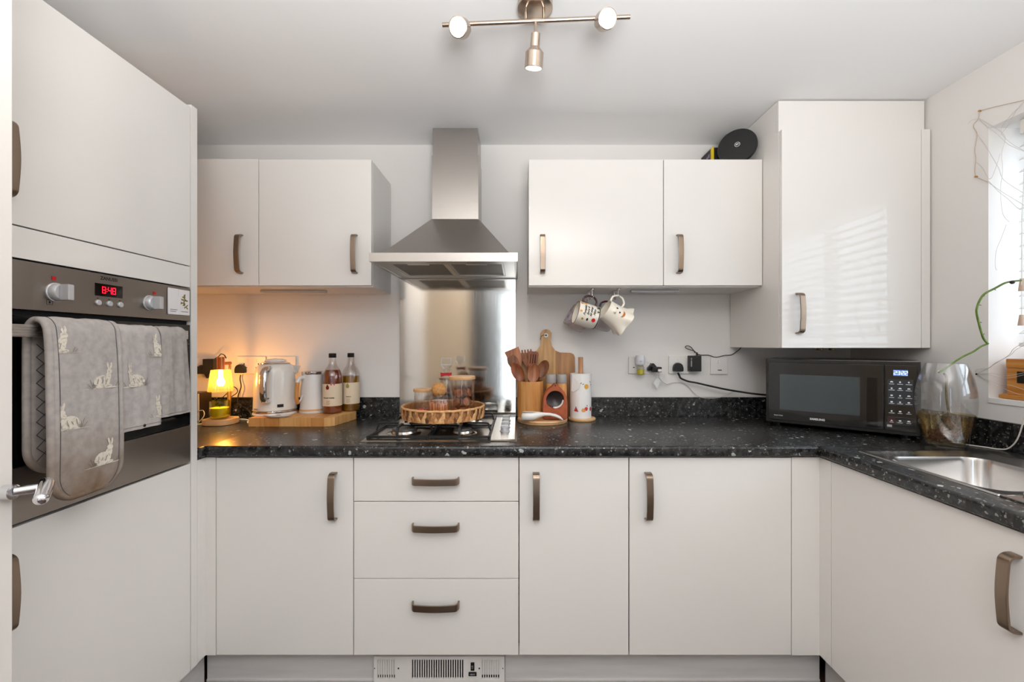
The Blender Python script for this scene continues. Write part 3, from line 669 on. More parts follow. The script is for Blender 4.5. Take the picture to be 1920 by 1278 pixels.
# air freshener
fx = wx(1196.5)
t = thing('air_freshener', 'plug in air freshener with clear top and yellow oil', 'air freshener', (fx, SY-0.03, wz(700)))
yc = SY-0.030
G().lathe([(0.012, 0.050), (0.021, 0.052), (0.0235, 0.058), (0.0235, 0.085), (0.021, 0.098), (0.0, 0.099)], 22, (fx, yc, wz(701.5)), cap1=False).build('housing', M('frosted_white_plastic', (222, 222, 226), 0.3), t, ang=45)
G().box(fx-0.012, fx+0.012, yc+0.0225, SY-0.0002, wz(690), wz(672)).build('plug_stub', WHITEP, t, 0.001)
G().lathe([(0.016, 0), (0.019, 0.003), (0.019, 0.040), (0.012, 0.047), (0.012, 0.050)], 20, (fx, yc, wz(701.5))).build('bottle', thin_glass('oil_bottle_glass', (0.97, 0.97, 0.9)), t)
G().lathe([(0.015, 0.002), (0.0178, 0.004), (0.0178, 0.028), (0.0, 0.028)], 20, (fx, yc, wz(701.5)), cap1=False).build('oil', M('yellow_oil', (205, 190, 30), 0.1, emis=None), t)
g = G(); put_text(g, 'air', 0.012, lambda u, v: (fx-0.004+u, yc-0.0239, wz(676)+v)); g.build('lettering', M('grey_ink', (110, 110, 120), 0.6), t)
# usb charger with thin lead and paper tag
cxp, czp = wx(1221), wz(688)
t = thing('phone_charger', 'black plug in phone charger with thin white lead and tag', 'charger', (cxp, SY-0.03, czp-0.03))
G().prism([(cxp-0.026, czp-0.016), (cxp-0.026, czp-0.002), (cxp-0.004, czp+0.021), (cxp+0.004, czp+0.021), (cxp+0.024, czp-0.002), (cxp+0.024, czp-0.016)], SY-0.022, SY-0.0003, 'y').build('plug', BLACK, t, 0.002)
G().box(cxp-0.012, cxp+0.034, SY-0.052, SY-0.0225, czp-0.022, czp+0.004).build('body', BLACK, t, 0.003)
G().box(cxp+0.012, cxp+0.030, SY-0.064, SY-0.0525, czp-0.018, czp-0.006).build('lead_plug', WHITEP, t, 0.002)
def atw(px, py, d=2.165): return ((px-970)*d/800, d, CAM_Z-(py-645)*d/800)
pts = spline([(cxp+0.020, SY-0.062, czp-0.018), atw(1234.5, 704, 2.13), atw(1240, 713, 2.15), atw(1250, 720, 2.165), atw(1262, 717, 2.178), atw(1280, 717.5, 2.178), atw(1292, 726, 2.178), atw(1303, 738, 2.176), atw(1314, 744.5, 2.160), atw(1335, 746, 2.155), atw(1352, 744, 2.160), atw(1365, 739, 2.172), atw(1379, 731, 2.178)], 6)
G().tube(pts, 0.0016, 6).build('lead', M('lead_white', (200, 192, 186), 0.5), t)
g = G(); a = [atw(1236, 703, 2.150), atw(1240, 709, 2.150), atw(1232, 729, 2.150), atw(1225, 717, 2.150)]
g.hexa([(p[0], p[1], p[2]) for p in a], [(p[0], p[1]+0.0006, p[2]) for p in a]); g.build('paper_tag', M('tag_paper', (222, 222, 222), 0.6), t)
# black adapter and its lead running up under the boiler cupboard
ax0, ax1, az0, az1 = wx(1287), wx(1308), wz(695), wz(666)
t = thing('power_adapter', 'black plug in power adapter whose thin lead loops up to the boiler cupboard', 'adapter', ((ax0+ax1)/2, SY-0.02, az0))
G().box(ax0, ax1, SY-0.038, SY-0.0003, az0, az1).build('body', BLACK, t, 0.004)
g = G(); [g.poly([(ax0+0.004+k*0.0, SY-0.0384, p+q) if False else (u, SY-0.0384, v) for u, v in ((ax0+0.003, az1-0.02), (ax0+0.009, az1-0.02), (ax0+0.009, az1-0.012), (ax0+0.003, az1-0.012))]) for k, p, q in ((0, 0, 0),)]
g.poly([(u, SY-0.0384, v) for u, v in ((ax0+0.003, az1-0.055), (ax0+0.009, az1-0.055), (ax0+0.009, az1-0.024), (ax0+0.003, az1-0.024))]); g.build('rating_label', M('label_grey', (150, 150, 150), 0.6), t, kind='stuff')
G().cyl((wx(1302.5), SY-0.018, az1), (wx(1302.5), SY-0.018, az1+0.016), 0.005, 0.0035, 10).build('strain_relief', BLACK, t)
pts = spline([atw(1302.5, 661, 2.157), atw(1301, 657.5, 2.160), atw(1292, 655, 2.165), atw(1285, 651, 2.168), atw(1288, 648, 2.170), atw(1295, 650, 2.172), atw(1302, 658, 2.176), atw(1312, 665, 2.178), atw(1328, 665.5, 2.179), atw(1342, 669.5, 2.179), atw(1358, 666, 2.179), atw(1371, 665, 2.179), atw(1381, 659, 2.178), atw(1389, 651.5, 2.176), ((1391-970)*2.17/800, 2.17, BZ_0+0.03)], 6)
G().tube(pts, 0.002, 6).build('lead', BLACK, t)
# kettle plug and lead
def plugged(label, px, py, lead, r, name='power_plug'):
    t = thing(name, label, 'plug', (wx(px), SY-0.02, wz(py)-0.03))
    b = plug_shape(G(), wx(px), wz(py), SY-0.0003).build('body', BLACK, t, 0.004, 3)
    if lead: G().tube(spline(lead, 7), r, 8).build('lead', BLACK, t)
    return t
plugged('black plug with thick black lead running to the microwave', 1268, 688, [(wx(1268), SY-0.012, wz(698)), (wx(1271), SY-0.012, wz(704)), atw(1277, 709, 2.155), atw(1290, 714.5, 2.150), atw(1306, 717.5, 2.145), atw(1330, 723, 2.14), atw(1360, 729.5, 2.13), atw(1390, 734.5, 2.12), atw(1415, 738, 2.10), atw(1445, 741, 2.095)], 0.0046)
plugged('black plug with thin lead dropping behind the kettle', 456.5, 691, [(wx(456.5), SY-0.012, wz(702)), (wx(456), SY-0.014, wz(710)), atw(452, 725, 2.150), atw(446.5, 742, 2.145), atw(447, 756, 2.130), atw(459, 764, 2.120), atw(468, 771, 2.105), (-1.290, 2.090, 0.909), (-1.255, 2.105, 0.912), (-1.215, 2.130, 0.935), (-1.19, 2.135, 0.949)], 0.0028)
# dark clutter by the lamp
ax = wx(402)
t = thing('power_adapter', 'dark plug in adapter behind the top of the amber lamp', 'adapter', (ax, SY-0.02, wz(704)))
G().box(wx(393), wx(412.5), SY-0.040, SY-0.0003, wz(700), wz(672)).build('body', BLACK, t, 0.003)
G().prism([(wx(393), wz(700)), (wx(398), wz(708)), (wx(402), wz(700))], SY-0.030, SY-0.014, 'y').build('rim', BLACK, t, 0.001)
G().tube(spline([(wx(411), SY-0.02, wz(672)), atw(411, 667, 2.15), atw(414, 663.5, 2.145), atw(420, 665, 2.13), atw(424, 671, 2.12)], 6), 0.0024, 6).build('lead', BLACK, t)
t = thing('usb_plug', 'dark plug with rounded body next to the tall cabinet panel', 'plug', (wx(380), SY-0.02, wz(701)))
G().box(wx(366), wx(392), SY-0.030, SY-0.0003, wz(700), wz(686)).build('body', BLACK, t, 0.004)
G().ball((wx(386), SY-0.020, wz(689)), 0.017, 0.012, 0.016, 12, 8).build('knuckle', BLACK, t)
t = thing('speaker_box', 'small dark box on the worktop in the corner beside the tall cabinet', 'box', (-1.565, 2.06, WT))
G().box(-1.64, -1.503, 2.02, 2.10, WT+0.0006, 1.040).build('body', M('dark_brown_plastic', (36, 28, 24), 0.35), t, 0.004)
G().box(-1.635, -1.513, 2.0165, 2.0195, WT+0.008, 1.034).build('front_grille', BLACK, t, 0.001)
G().box(-1.5115, -1.5055, 2.0165, 2.0195, WT+0.004, 1.036).build('edge_trim', GREYP, t)
g = G(); cl = [(-1.60, 2.150, 0.93), (-1.53, 2.140, 0.960), (-1.46, 2.140, 1.020), (-1.43, 2.150, 1.055), (-1.41, 2.150, 1.030), (-1.44, 2.130, 1.000), (-1.50, 2.120, 0.960), (-1.55, 2.125, 0.930)]
g.tube(spline(cl, 6), 0.0022, 6)
tag(g.build('cable', BLACK), 'tangle of thin black cable behind the amber lamp base', 'cable')
tag(G().tube(spline([(-1.505, 1.985, WT+0.0026), (-1.47, 1.955, WT+0.0026), (-1.452, 1.975, 0.935), (-1.465, 1.99, 0.960), (-1.49, 1.99, 0.955), (-1.50, 1.995, 0.93)], 8), 0.0022, 6).build('cable', M('grey_cable', (150, 140, 125), 0.5)), 'grey looped cable in front of the small dark box', 'cable')
tag(G().tube(spline([(-1.475, 1.93, WT+0.0026), (-1.43, 1.985, WT+0.0026), (-1.37, 2.08, WT+0.0026), (-1.30, 2.06, WT+0.0026), (-1.265, 2.00, WT+0.0026), (-1.235, 1.975, WT+0.0028), (-1.225, 1.99, WT+0.0030), (-1.222, 2.05, WT+0.0030)], 8), 0.0024, 6).build('cable', M('white_cable', (226, 220, 210), 0.5)), 'white cable lying on the worktop, curling beside the chopping board', 'cable')
t = thing('little_bottle', 'tiny green glass bottle behind the yellow candle', 'bottle', (-1.455, 2.075, WT))
G().lathe([(0.016, 0.0006), (0.017, 0.004), (0.017, 0.034), (0.007, 0.046), (0.007, 0.052)], 16, (-1.455, 2.075, WT)).build('body', M('green_bottle', (40, 96, 70), 0.1, trans=0.4), t)
G().lathe([(0.008, 0.0523), (0.008, 0.062)], 12, (-1.455, 2.075, WT)).build('cap', BLACK, t)

# ------------------------------------------------------------------ candle warmer lamp and candle
LX, LY = -1.372, 1.975
t = thing('candle_warmer_lamp', 'small lamp with amber pleated glass shade on a rounded wooden base, glowing', 'lamp', (LX, LY, WT))
g = G(); g.prism(rrect(LX-0.066, LX+0.066, LY-0.062, LY+0.062, 0.045, 6), WT+0.0006, WT+0.026, 'z'); g.build('base', PALEW, t, 0.004)
BRASS = M('brass', (196, 150, 82), 0.25, 1.0); COPPER = M('copper', (190, 118, 76), 0.22, 1.0)
g = G(); g.tube([(LX+0.004, LY+0.050, WT+0.0263), (LX+0.004, LY+0.050, 1.04), (LX+0.004, LY+0.052, 1.06), (LX+0.004, LY+0.056, 1.178)], [0.0085, 0.0085, 0.0050, 0.0050], 16); g.build('stem', BRASS, t)
g = G(); g.lathe([(0.006, 1.152), (0.0155, 1.153), (0.0155, 1.211), (0.0, 1.212)], 20, (LX+0.002, LY-0.004, 0), cap1=False); g.cyl((LX+0.003, LY+0.060, 1.180), (LX+0.002, LY, 1.180), 0.008, n=12); g.build('lamp_holder', COPPER, t)
AMBER = bpy.data.materials.new('amber_pleated_glass'); AMBER.use_nodes = True
nt = AMBER.node_tree; N = nt.nodes; L = nt.links; N.remove(N['Principled BSDF'])
tr = N.new('ShaderNodeBsdfTransparent'); tr.inputs[0].default_value = (0.93, 0.60, 0.22, 1)
tl = N.new('ShaderNodeBsdfTranslucent'); tl.inputs[0].default_value = (0.95, 0.50, 0.10, 1)
gl = N.new('ShaderNodeBsdfGlossy'); gl.inputs['Roughness'].default_value = 0.08; gl.inputs[0].default_value = (1, 0.9, 0.7, 1)
m1 = N.new('ShaderNodeMixShader'); m1.inputs[0].default_value = 0.14; L.new(tr.outputs[0], m1.inputs[1]); L.new(tl.outputs[0], m1.inputs[2])
m2 = N.new('ShaderNodeMixShader'); m2.inputs[0].default_value = 0.12; L.new(m1.outputs[0], m2.inputs[1]); L.new(gl.outputs[0], m2.inputs[2]); L.new(m2.outputs[0], N['Material Output'].inputs['Surface'])
pl = lambda a, z: 1+0.045*math.cos(26*a)
G().lathe([(0.0495, 1.053), (0.0375, 1.151), (0.020, 1.1525), (0.0, 1.1525)], 120, (LX+0.002, LY-0.004, 0), pl, cap0=False, cap1=False).build('shade', AMBER, t, ang=80)
G().lathe([(0.0, 1.076), (0.010, 1.078), (0.016, 1.088), (0.016, 1.100), (0.009, 1.116), (0.008, 1.150)], 18, (LX+0.002, LY-0.004, 0), cap0=False).build('bulb', M('warm_bulb', (255, 214, 150), 0.4, emis=(255, 212, 148), es=215.0), t)
t = thing('candle_jar', 'yellow green glass candle jar under the amber lamp shade', 'candle', (LX+0.002, LY-0.012, WT+0.0263))
o_ = (LX+0.002, LY-0.012, WT+0.0264)
G().lathe([(0.0, 0.0), (0.030, 0.0), (0.037, 0.006), (0.0405, 0.022), (0.0405, 0.083), (0.0385, 0.083), (0.0385, 0.022), (0.034, 0.010), (0.0, 0.008)], 32, o_, cap0=False, cap1=False).build('glass', thin_glass('yellow_glass', (0.97, 0.96, 0.42), base=0.04), t, ang=45)
G().lathe([(0.0, 0.0085), (0.033, 0.0105), (0.0378, 0.024), (0.0378, 0.050), (0.0, 0.049)], 28, o_, cap0=False, cap1=False).build('wax', M('yellow_wax', (236, 210, 60), 0.5), t)
G().cyl((o_[0], o_[1], o_[2]+0.0495), (o_[0]+0.004, o_[1], o_[2]+0.060), 0.0012, n=6).build('wick', INK, t)

# ------------------------------------------------------------------ chopping board with kettle, jug, syrups
CBZ = WT+0.040
t = thing('chopping_board', 'thick bamboo chopping board under the kettle and syrup bottles', 'chopping board', (-1.0, 2.0, WT))
out = [(-1.198, 2.118), (-1.198, 1.900), (-0.862, 1.900), (-0.838, 1.906), (-0.822, 1.922), (-0.792, 2.085), (-0.794, 2.106), (-0.806, 2.118)]
strips = [-1.198, -1.128, -1.062, -0.985, -0.918, -0.862]
BAMS = [wood('bamboo_block_%s' % n, a, b, 'z', 0.6) for n, a, b in (('honey', (198, 138, 74), (222, 168, 104)), ('tan', (186, 124, 64), (210, 152, 90)), ('pale', (208, 152, 88), (230, 180, 118)))]
for k in range(5): G().box(strips[k]+0.0003, strips[k+1]-0.0003, 1.900, 2.118, WT+0.0006, CBZ).build('bamboo_strip', BAMS[k % 3], t, 0.0012)
G().prism([(-0.8617, 2.118), (-0.8617, 1.900)]+out[3:], WT+0.0006, CBZ, 'z').build('bamboo_strip', BAMS[2], t, 0.0012)
KX, KY, KZ = -1.150, 2.028, CBZ+0.0006
if KX-0.096 < -1.198: pass
t = thing('kettle', 'white textured kettle with chrome handle on the chopping board', 'kettle', (KX, KY, KZ))
KW = M('kettle_enamel', (226, 220, 212), 0.2, coat=0.4, bump=((120, 120, 120), 0.25, 0.002))
G().lathe([(0.094, 0), (0.095, 0.004), (0.093, 0.010), (0.086, 0.012)], 40, (KX, KY, KZ)).build('power_base', WHITEP, t, ang=40)
G().lathe([(0.0945, 0.0125), (0.0955, 0.015), (0.0950, 0.021), (0.0925, 0.0225)], 40, (KX, KY, KZ)).build('chrome_ring', CHROME, t, ang=40)
G().lathe([(0.0925, 0.023), (0.0915, 0.060), (0.089, 0.110), (0.0865, 0.160), (0.083, 0.200), (0.078, 0.219), (0.070, 0.230), (0.062, 0.235)], 48, (KX, KY, KZ)).build('body', KW, t, ang=60)
G().lathe([(0.063, 0.2355), (0.0645, 0.239), (0.050, 0.245), (0.046, 0.2455)], 40, (KX, KY, KZ)).build('collar', CHROME, t, ang=50)
lid = G().lathe([(0.046, 0.246), (0.043, 0.254), (0.030, 0.259), (0.0, 0.261)], 32, (KX, KY, KZ), cap1=False).build('lid', KW, t, ang=60)
KH = Matrix.Translation((KX, KY, KZ)) @ Matrix.Rotation(R(-82), 4, 'Z')
hp = spline([(0.074, 0, 0.222), (0.100, 0, 0.219), (0.121, 0, 0.205), (0.132, 0, 0.175), (0.133, 0, 0.130), (0.127, 0, 0.090), (0.113, 0, 0.068), (0.093, 0, 0.068)], 6)
G(KH).tube(hp, 1, 12, flat=(0.013, 0.030), up=(0, 1, 0)).build('handle', CHROME, t, ang=60)
hp = spline([(0.087, 0, 0.205), (0.103, 0, 0.204), (0.114, 0, 0.192), (0.1225, 0, 0.170), (0.1235, 0, 0.130), (0.118, 0, 0.096), (0.109, 0, 0.080), (0.091, 0, 0.082)], 6)
G(KH).tube(hp, 1, 8, flat=(0.004, 0.022), up=(0, 1, 0)).build('grip', M('dark_grey_grip', (70, 66, 64), 0.4), t, ang=60)
KB = Matrix.Translation((KX, KY, KZ)) @ Matrix.Rotation(R(-48), 4, 'Z')
G(KB).box(0.0905, 0.0945, -0.013, 0.013, 0.038, 0.052).build('badge', M('dark_badge', (40, 38, 36), 0.3, 0.4), t, 0.001)
KB = Matrix.Translation((KX, KY, KZ)) @ Matrix.Rotation(R(-112), 4, 'Z')
G(KB).box(0.090, 0.099, -0.012, 0.008, 0.030, 0.035).build('switch', CHROME, t, 0.001)
KB = Matrix.Translation((KX, KY, KZ)) @ Matrix.Rotation(R(57), 4, 'Z')
G(KB).hexa([(0.080, -0.020, 0.170), (0.112, -0.010, 0.205), (0.112, 0.010, 0.205), (0.080, 0.020, 0.170)], [(0.070, -0.030, 0.226), (0.118, -0.012, 0.222), (0.118, 0.012, 0.222), (0.070, 0.030, 0.226)]).build('spout', KW, t, 0.002)
# spoon saucer
t = thing('saucer', 'small white oval saucer at the front edge of the chopping board', 'saucer', (-1.077, 1.914, CBZ))
sc = G(Matrix.Translation((-1.077, 1.914, CBZ+0.0006)) @ Matrix.Diagonal((1.0, 0.46, 1.0, 1.0)))
sc.lathe([(0.0, 0.0), (0.040, 0.0), (0.052, 0.004), (0.062, 0.0095), (0.0625, 0.012), (0.060, 0.0125), (0.048, 0.0075), (0.0, 0.0050)], 36, cap0=False, cap1=False); sc.build('dish', CERAM, t, ang=60)
G().ball((-1.072, 1.914, CBZ+0.0085), 0.013, 0.006, 0.0035, 10, 6).build('tea_stain', M('brown_tea', (120, 84, 60), 0.5), t)
# frothing jug
JX, JY, JZ = -0.990, 2.062, CBZ+0.0006
t = thing('milk_jug', 'white metal jug with wooden handle between kettle and syrup bottles', 'jug', (JX, JY, JZ))
JW = M('jug_white', (222, 219, 216), 0.28, coat=0.2)
G().lathe([(0.0565, 0), (0.0575, 0.002), (0.0572, 0.011), (0.0565, 0.0112)], 36, (JX, JY, JZ)).build('foot', JW, t, ang=40)
G().lathe([(0.0568, 0.0115), (0.0575, 0.0125), (0.0570, 0.0195), (0.0560, 0.020)], 36, (JX, JY, JZ)).build('wooden_band', PALEW, t, ang=40)
G().lathe([(0.0562, 0.0203), (0.0555, 0.024), (0.0525, 0.090), (0.0485, 0.150), (0.0470, 0.183)], 36, (JX, JY, JZ)).build('body', JW, t, ang=40)
G().lathe([(0.0472, 0.1833), (0.0480, 0.185), (0.0480, 0.196), (0.0445, 0.199), (0.0, 0.2)], 36, (JX, JY, JZ), cap1=False).build('lid', CHROME, t, ang=40)
JH = Matrix.Translation((JX, JY, JZ)) @ Matrix.Rotation(R(-117), 4, 'Z')
G(JH).tube([(0.046, 0, 0.168), (0.062, 0, 0.170), (0.076, 0, 0.160), (0.079, 0, 0.148)], 1, 10, flat=(0.020, 0.018), up=(0, 1, 0)).build('handle_bracket', JW, t, ang=60)
G(JH).tube(spline([(0.079, 0, 0.1475), (0.084, 0, 0.110), (0.085, 0, 0.080), (0.080, 0, 0.058), (0.076, 0, 0.052)], 5), 1, 10, flat=(0.016, 0.021), up=(0, 1, 0)).build('handle', BAMBOOV, t, ang=60)
G(JH).tube([(0.0525, 0, 0.088), (0.064, 0, 0.066), (0.077, 0, 0.0515)], 1, 8, flat=(0.004, 0.012), up=(0, 1, 0)).build('handle_strut', JW, t, ang=60)
# syrup bottles
def syrup(label, x, y, r, h, fill, col, dropcol, words, cut):
    z0 = CBZ+0.0006; o = (x, y, z0); t = thing('syrup_bottle', label, 'bottle', o)
    rib = lambda a, z: 1+0.012*math.cos(28*a)
    prof = [(r*0.96, 0), (r, 0.004), (r, h*0.60), (r*0.97, h*0.645), (r*0.80, h*0.71), (r*0.52, h*0.775), (r*0.37, h*0.83), (r*0.35, h*0.92)]
    G().lathe(prof, 84, o, rib, cap1=False).build('glass', thin_glass('bottle_glass_'+label.split()[0], (0.93, 0.90, 0.88), 0.03, 0.10, 0.5), t, ang=50)
    pr = [(rr*0.95, max(0.003, zz)) for rr, zz in prof if zz < fill]
    last = [q for q in zip(prof[:-1], prof[1:]) if q[0][1] <= fill <= q[1][1]][0]; f = (fill-last[0][1])/(last[1][1]-last[0][1])
    G().lathe(pr+[((last[0][0]+(last[1][0]-last[0][0])*f)*0.95, fill), (0, fill)], 40, o, cap1=False).build('syrup', col, t, ang=50)
    lb = G(); n = 30; r2 = r*1.014
    az = math.atan2(-y, -x); a0, a1, l0, l1 = az-R(97), az+R(97), 0.036, 0.140
    vs = [(x+rr*math.cos(a0+(a1-a0)*k/n), y+rr*math.sin(a0+(a1-a0)*k/n), z0+zz) for zz, rr in ((l0, r2), (l1, r2), (l1, r2-0.0004), (l0, r2-0.0004)) for k in range(n+1)]
    lb.add(vs, [(i*(n+1)+k, i*(n+1)+k+1, ((i+1) % 4)*(n+1)+k+1, ((i+1) % 4)*(n+1)+k) for i in range(4) for k in range(n)])
    L_ = lb.build('paper_label', M('cream_label', (226, 206, 178), 0.7), t, ang=50)
    ac = az-0.42
    on = lambda u, v, e=0.0010: (x+(r2+e)*math.cos(ac+u/r2), y+(r2+e)*math.sin(ac+u/r2), z0+v)
    drop = [(0, 0.0175), (0.004, 0.011), (0.0075, 0.004), (0.0080, -0.001), (0.006, -0.006), (0, -0.0085), (-0.006, -0.006), (-0.0080, -0.001), (-0.0075, 0.004), (-0.004, 0.011)]
    du = cut
    G().poly([on(du+a, 0.122+b) for a, b in drop]).build('drop_print', dropcol, L_)
    g = G()
    for i, (wd, sz, v) in enumerate(words): put_text(g, wd, sz, lambda u, vv: on(du+0.004+u, v+vv), bold=0.0003)
    g.build('lettering', INK, L_)
    g = G()
    for k in range(4): g.poly([on(du-0.006+a, 0.060-k*0.0055+b) for a, b in ((0, 0), (0.018-0.003*(k % 2), 0), (0.018-0.003*(k % 2), 0.0016), (0, 0.0016))])
    g.build('print_line', M('grey_print2', (128, 112, 96), 0.7), L_, kind='stuff')
    G().lathe([(r*0.37, h*0.925), (r*0.39, h*0.93), (r*0.39, h*0.995), (r*0.34, h), (0, h)], 28, o, lambda a, z: 1+0.02*math.cos(40*a) if z < h*0.99 else 1, cap1=False).build('cap', BLACK, t, ang=40)
    return t, L_, on, du
t, L_, on, du = syrup('brown syrup bottle with cream label and red drop, beside the white jug', -0.886, 2.045, 0.0435, 0.284, 0.205, M('brown_syrup', (104, 40, 12), 0.08, spec=0.6, var=((20, 20, 12), (140, 62, 24), 0.35, 0.7)), M('dark_red_print', (110, 26, 22), 0.6), [('ENGLISH TOFFEE', 0.0068, 0.0745)], -0.004)
G().poly([on(du+0.013+a, 0.134+b) for a, b in ((0, 0), (0.020, 0), (0.020, 0.007), (0, 0.007))]).build('red_flash', M('red_print', (200, 90, 96), 0.6), L_)
syrup('yellow syrup bottle with cream label and green drop, right end of the chopping board', -0.826, 2.117, 0.0412, 0.284, 0.172, M('golden_syrup', (150, 104, 10), 0.08, spec=0.6, var=((20, 20, 12), (120, 78, 8), 0.35, 0.7)), M('olive_drop', (152, 146, 62), 0.6), [('VANILLA', 0.0062, 0.072)], 0.002)

# ------------------------------------------------------------------ rattan tray on the hob and what stands in it
BKX, BKY, BKZ = -0.320, 1.850, HOBTOP+0.0008
t = thing('rattan_tray', 'round woven rattan tray standing on the gas hob', 'tray', (BKX, BKY, BKZ))
RATT = wood('rattan', (150, 98, 52), (206, 152, 96), 'z', 1.2, 0.7)
RATL = [M('rattan_leaf_%s' % n, c, 0.75, var=((90, 90, 90), c2, 0.3, 0.7)) for n, c, c2 in (('tan', (192, 138, 86), (150, 98, 58)), ('pale', (228, 182, 128), (196, 142, 90)), ('dark', (116, 74, 44), (84, 52, 32)))]
G().lathe([(0.0, 0), (0.166, 0), (0.168, 0.004), (0.168, 0.006), (0.0, 0.006)], 48, (BKX, BKY, BKZ), cap0=False, cap1=False).build('base', RATT, t, ang=40)
G().lathe([(0.1655, 0.006), (0.1705, 0.048), (0.1680, 0.048), (0.1630, 0.0065)], 48, (BKX, BKY, BKZ), cap0=False, cap1=False).build('inner_wall', RATL[0], t, ang=40)
G().tube([(BKX+0.1735*math.cos(a), BKY+0.1735*math.sin(a), BKZ+0.049+0.0008*math.sin(23*a)) for a in [2*PI*k/96 for k in range(96)]], 0.0052, 8, True).build('rim', RATL[1], t)
random.seed(11); NS = 30
for k in range(NS):
    for sgn, mi in ((1, k % 2), (-1, 2 if k % 3 == 0 else (k+1) % 2)):
        a = 2*PI*(k+0.25*(1-sgn))/NS; sp = 0.085*sgn; hw = 0.0112*random.uniform(0.85, 1.12); r0 = 0.1718+0.0012*(sgn > 0); g = G()
        P = lambda u, z, e: (BKX+(r0+0.004*z/0.05+e)*math.cos(a+u), BKY+(r0+0.004*z/0.05+e)*math.sin(a+u), BKZ+z)
        w0, w1 = hw*1.25/0.17, hw*0.35/0.17
        q = [P(-w0, 0.002, 0), P(w0, 0.002, 0), P(sp+w1, 0.046, 0), P(sp-w1, 0.046, 0)]; q2 = [P(-w0*0.8, 0.002, 0.002), P(w0*0.8, 0.002, 0.002), P(sp+w1*0.8, 0.046, 0.002), P(sp-w1*0.8, 0.046, 0.002)]
        m_ = P(sp/2, 0.022, 0.0042); m0 = P(sp/2, 0.022, 0)
        g.add(q+q2+[m_], [(0, 1, 5, 4), (1, 2, 6, 5), (2, 3, 7, 6), (3, 0, 4, 7), (4, 5, 8), (5, 6, 8), (6, 7, 8), (7, 4, 8), (3, 2, 1, 0)])
        g.build('woven_strand', RATL[mi], t)
TZ = BKZ+0.0068
def lidded_jar(label, x, y, r, h, lidh, stuff):
    t = thing('glass_jar', label, 'jar', (x, y, TZ)); o = (x, y, TZ)
    G().lathe([(0, 0), (r*0.95, 0), (r, 0.003), (r, h), (r-0.0025, h), (r-0.0025, 0.005), (0, 0.004)], 36, o, cap0=False, cap1=False).build('glass', GLASS, t, ang=40)
    G().lathe([(r+0.003, h+0.0004), (r+0.004, h+0.002), (r+0.004, h+lidh-0.001), (r+0.003, h+lidh), (0, h+lidh)], 36, o, cap1=False).build('lid', PALEW, t, ang=40)
    return t
lidded_jar('small glass jar with wooden lid in the rattan tray', -0.413, 1.872, 0.0385, 0.101, 0.013, None)
JR = 0.0525
lidded_jar('large glass jar of brown treats with wooden lid in the rattan tray', -0.237, 1.832, JR, 0.158, 0.014, None)
COOK = M('brown_biscuit', (164, 96, 54), 0.7, var=((60, 60, 60), (112, 60, 34), 0.35, 0.7))
random.seed(5); nb = 0
for lay, n_, rr_ in ((0, 4, 0.029), (1, 4, 0.028), (2, 4, 0.029)):
    for k in range(n_):
        a = 2*PI*k/n_+lay*0.55-1.4; c = Vector((-0.237+rr_*math.cos(a), 1.832+rr_*math.sin(a), TZ+0.0245+lay*0.0385))
        g = G(Matrix.Translation(c) @ Matrix.Rotation(a, 4, 'Z') @ Matrix.Rotation(R(80), 4, 'Y'))
        g.lathe([(0.0, -0.0075), (0.0165, -0.0065), (0.0185, 0.0), (0.0165, 0.0065), (0.0, 0.0075)], 14, cap0=False, cap1=False)
        tag(g.build('biscuit', COOK, None, ang=60), 'brown disc shaped biscuit piled inside the large wooden lidded jar', 'biscuit', 'biscuits in the large glass jar')
# sweets in the small jar and a red one in the tray
random.seed(9)
for k in range(4):
    a = 1.57*k+0.4; p = (-0.413+0.019*math.cos(a), 1.872+0.019*math.sin(a), TZ+0.0175)
    tag(G().ball(p, 0.0105, 0.0105, 0.0125, 12, 8).build('sweet', M('sweet_wrapper', (170, 96, 84), 0.3)), 'reddish wrapped sweet at the bottom of the small lidded jar', 'sweet', 'sweets in the small glass jar')
t = thing('red_sweet', 'bright red wrapped sweet lying in the rattan tray before the small jar', 'sweet', (-0.404, 1.795, TZ))
RED = M('red_foil', (214, 48, 30), 0.3)
G().ball((-0.404, 1.795, TZ+0.026), 0.013, 0.010, 0.010, 12, 8).build('body', RED, t)
G().ball((-0.404, 1.795, TZ+0.0105), 0.015, 0.011, 0.0098, 12, 8).build('wrapper', M('red_foil_dark', (180, 34, 24), 0.35), t)
g = G()
for s_ in (-1, 1): g.lathe([(0.003, 0), (0.009, 0.010)], 10, (0, 0, 0)) if False else g.cyl((-0.404+s_*0.012, 1.795, TZ+0.026), (-0.404+s_*0.024, 1.795, TZ+0.027), 0.003, 0.009, 10)
g.build('twisted_ends', RED, t, kind='stuff')
# fluted pot with cork ball
PXx, PYy = -0.328, 1.785; o_ = (PXx, PYy, TZ)
t = thing('fluted_jar', 'fluted glass jar with a cork ball stopper in the rattan tray', 'jar', o_)
fl = lambda a, z: 1+0.03*abs(math.cos(11*a))
G().lathe([(0.0, 0), (0.040, 0), (0.0425, 0.004), (0.0425, 0.078), (0.036, 0.090), (0.029, 0.094), (0.029, 0.096)], 132, o_, fl, cap0=False, cap1=False).build('glass', thin_glass('fluted_glass', (0.98, 0.95, 0.92), 0.03, 0.08, 0.6), t, ang=70)
MT = [M('match_%s' % n, c, 0.6) for n, c in (('tan', (214, 150, 98)), ('rust', (188, 108, 62)), ('pink', (216, 146, 112)))]
for k in range(22):
    a = 2*PI*k/22; G().cyl((PXx+0.0345*math.cos(a), PYy+0.0345*math.sin(a), TZ+0.004), (PXx+0.0345*math.cos(a), PYy+0.0345*math.sin(a), TZ+0.064), 0.0047, n=8).build('striped_filling', MT[(k*5) % 3 if k % 4 else 1], t)
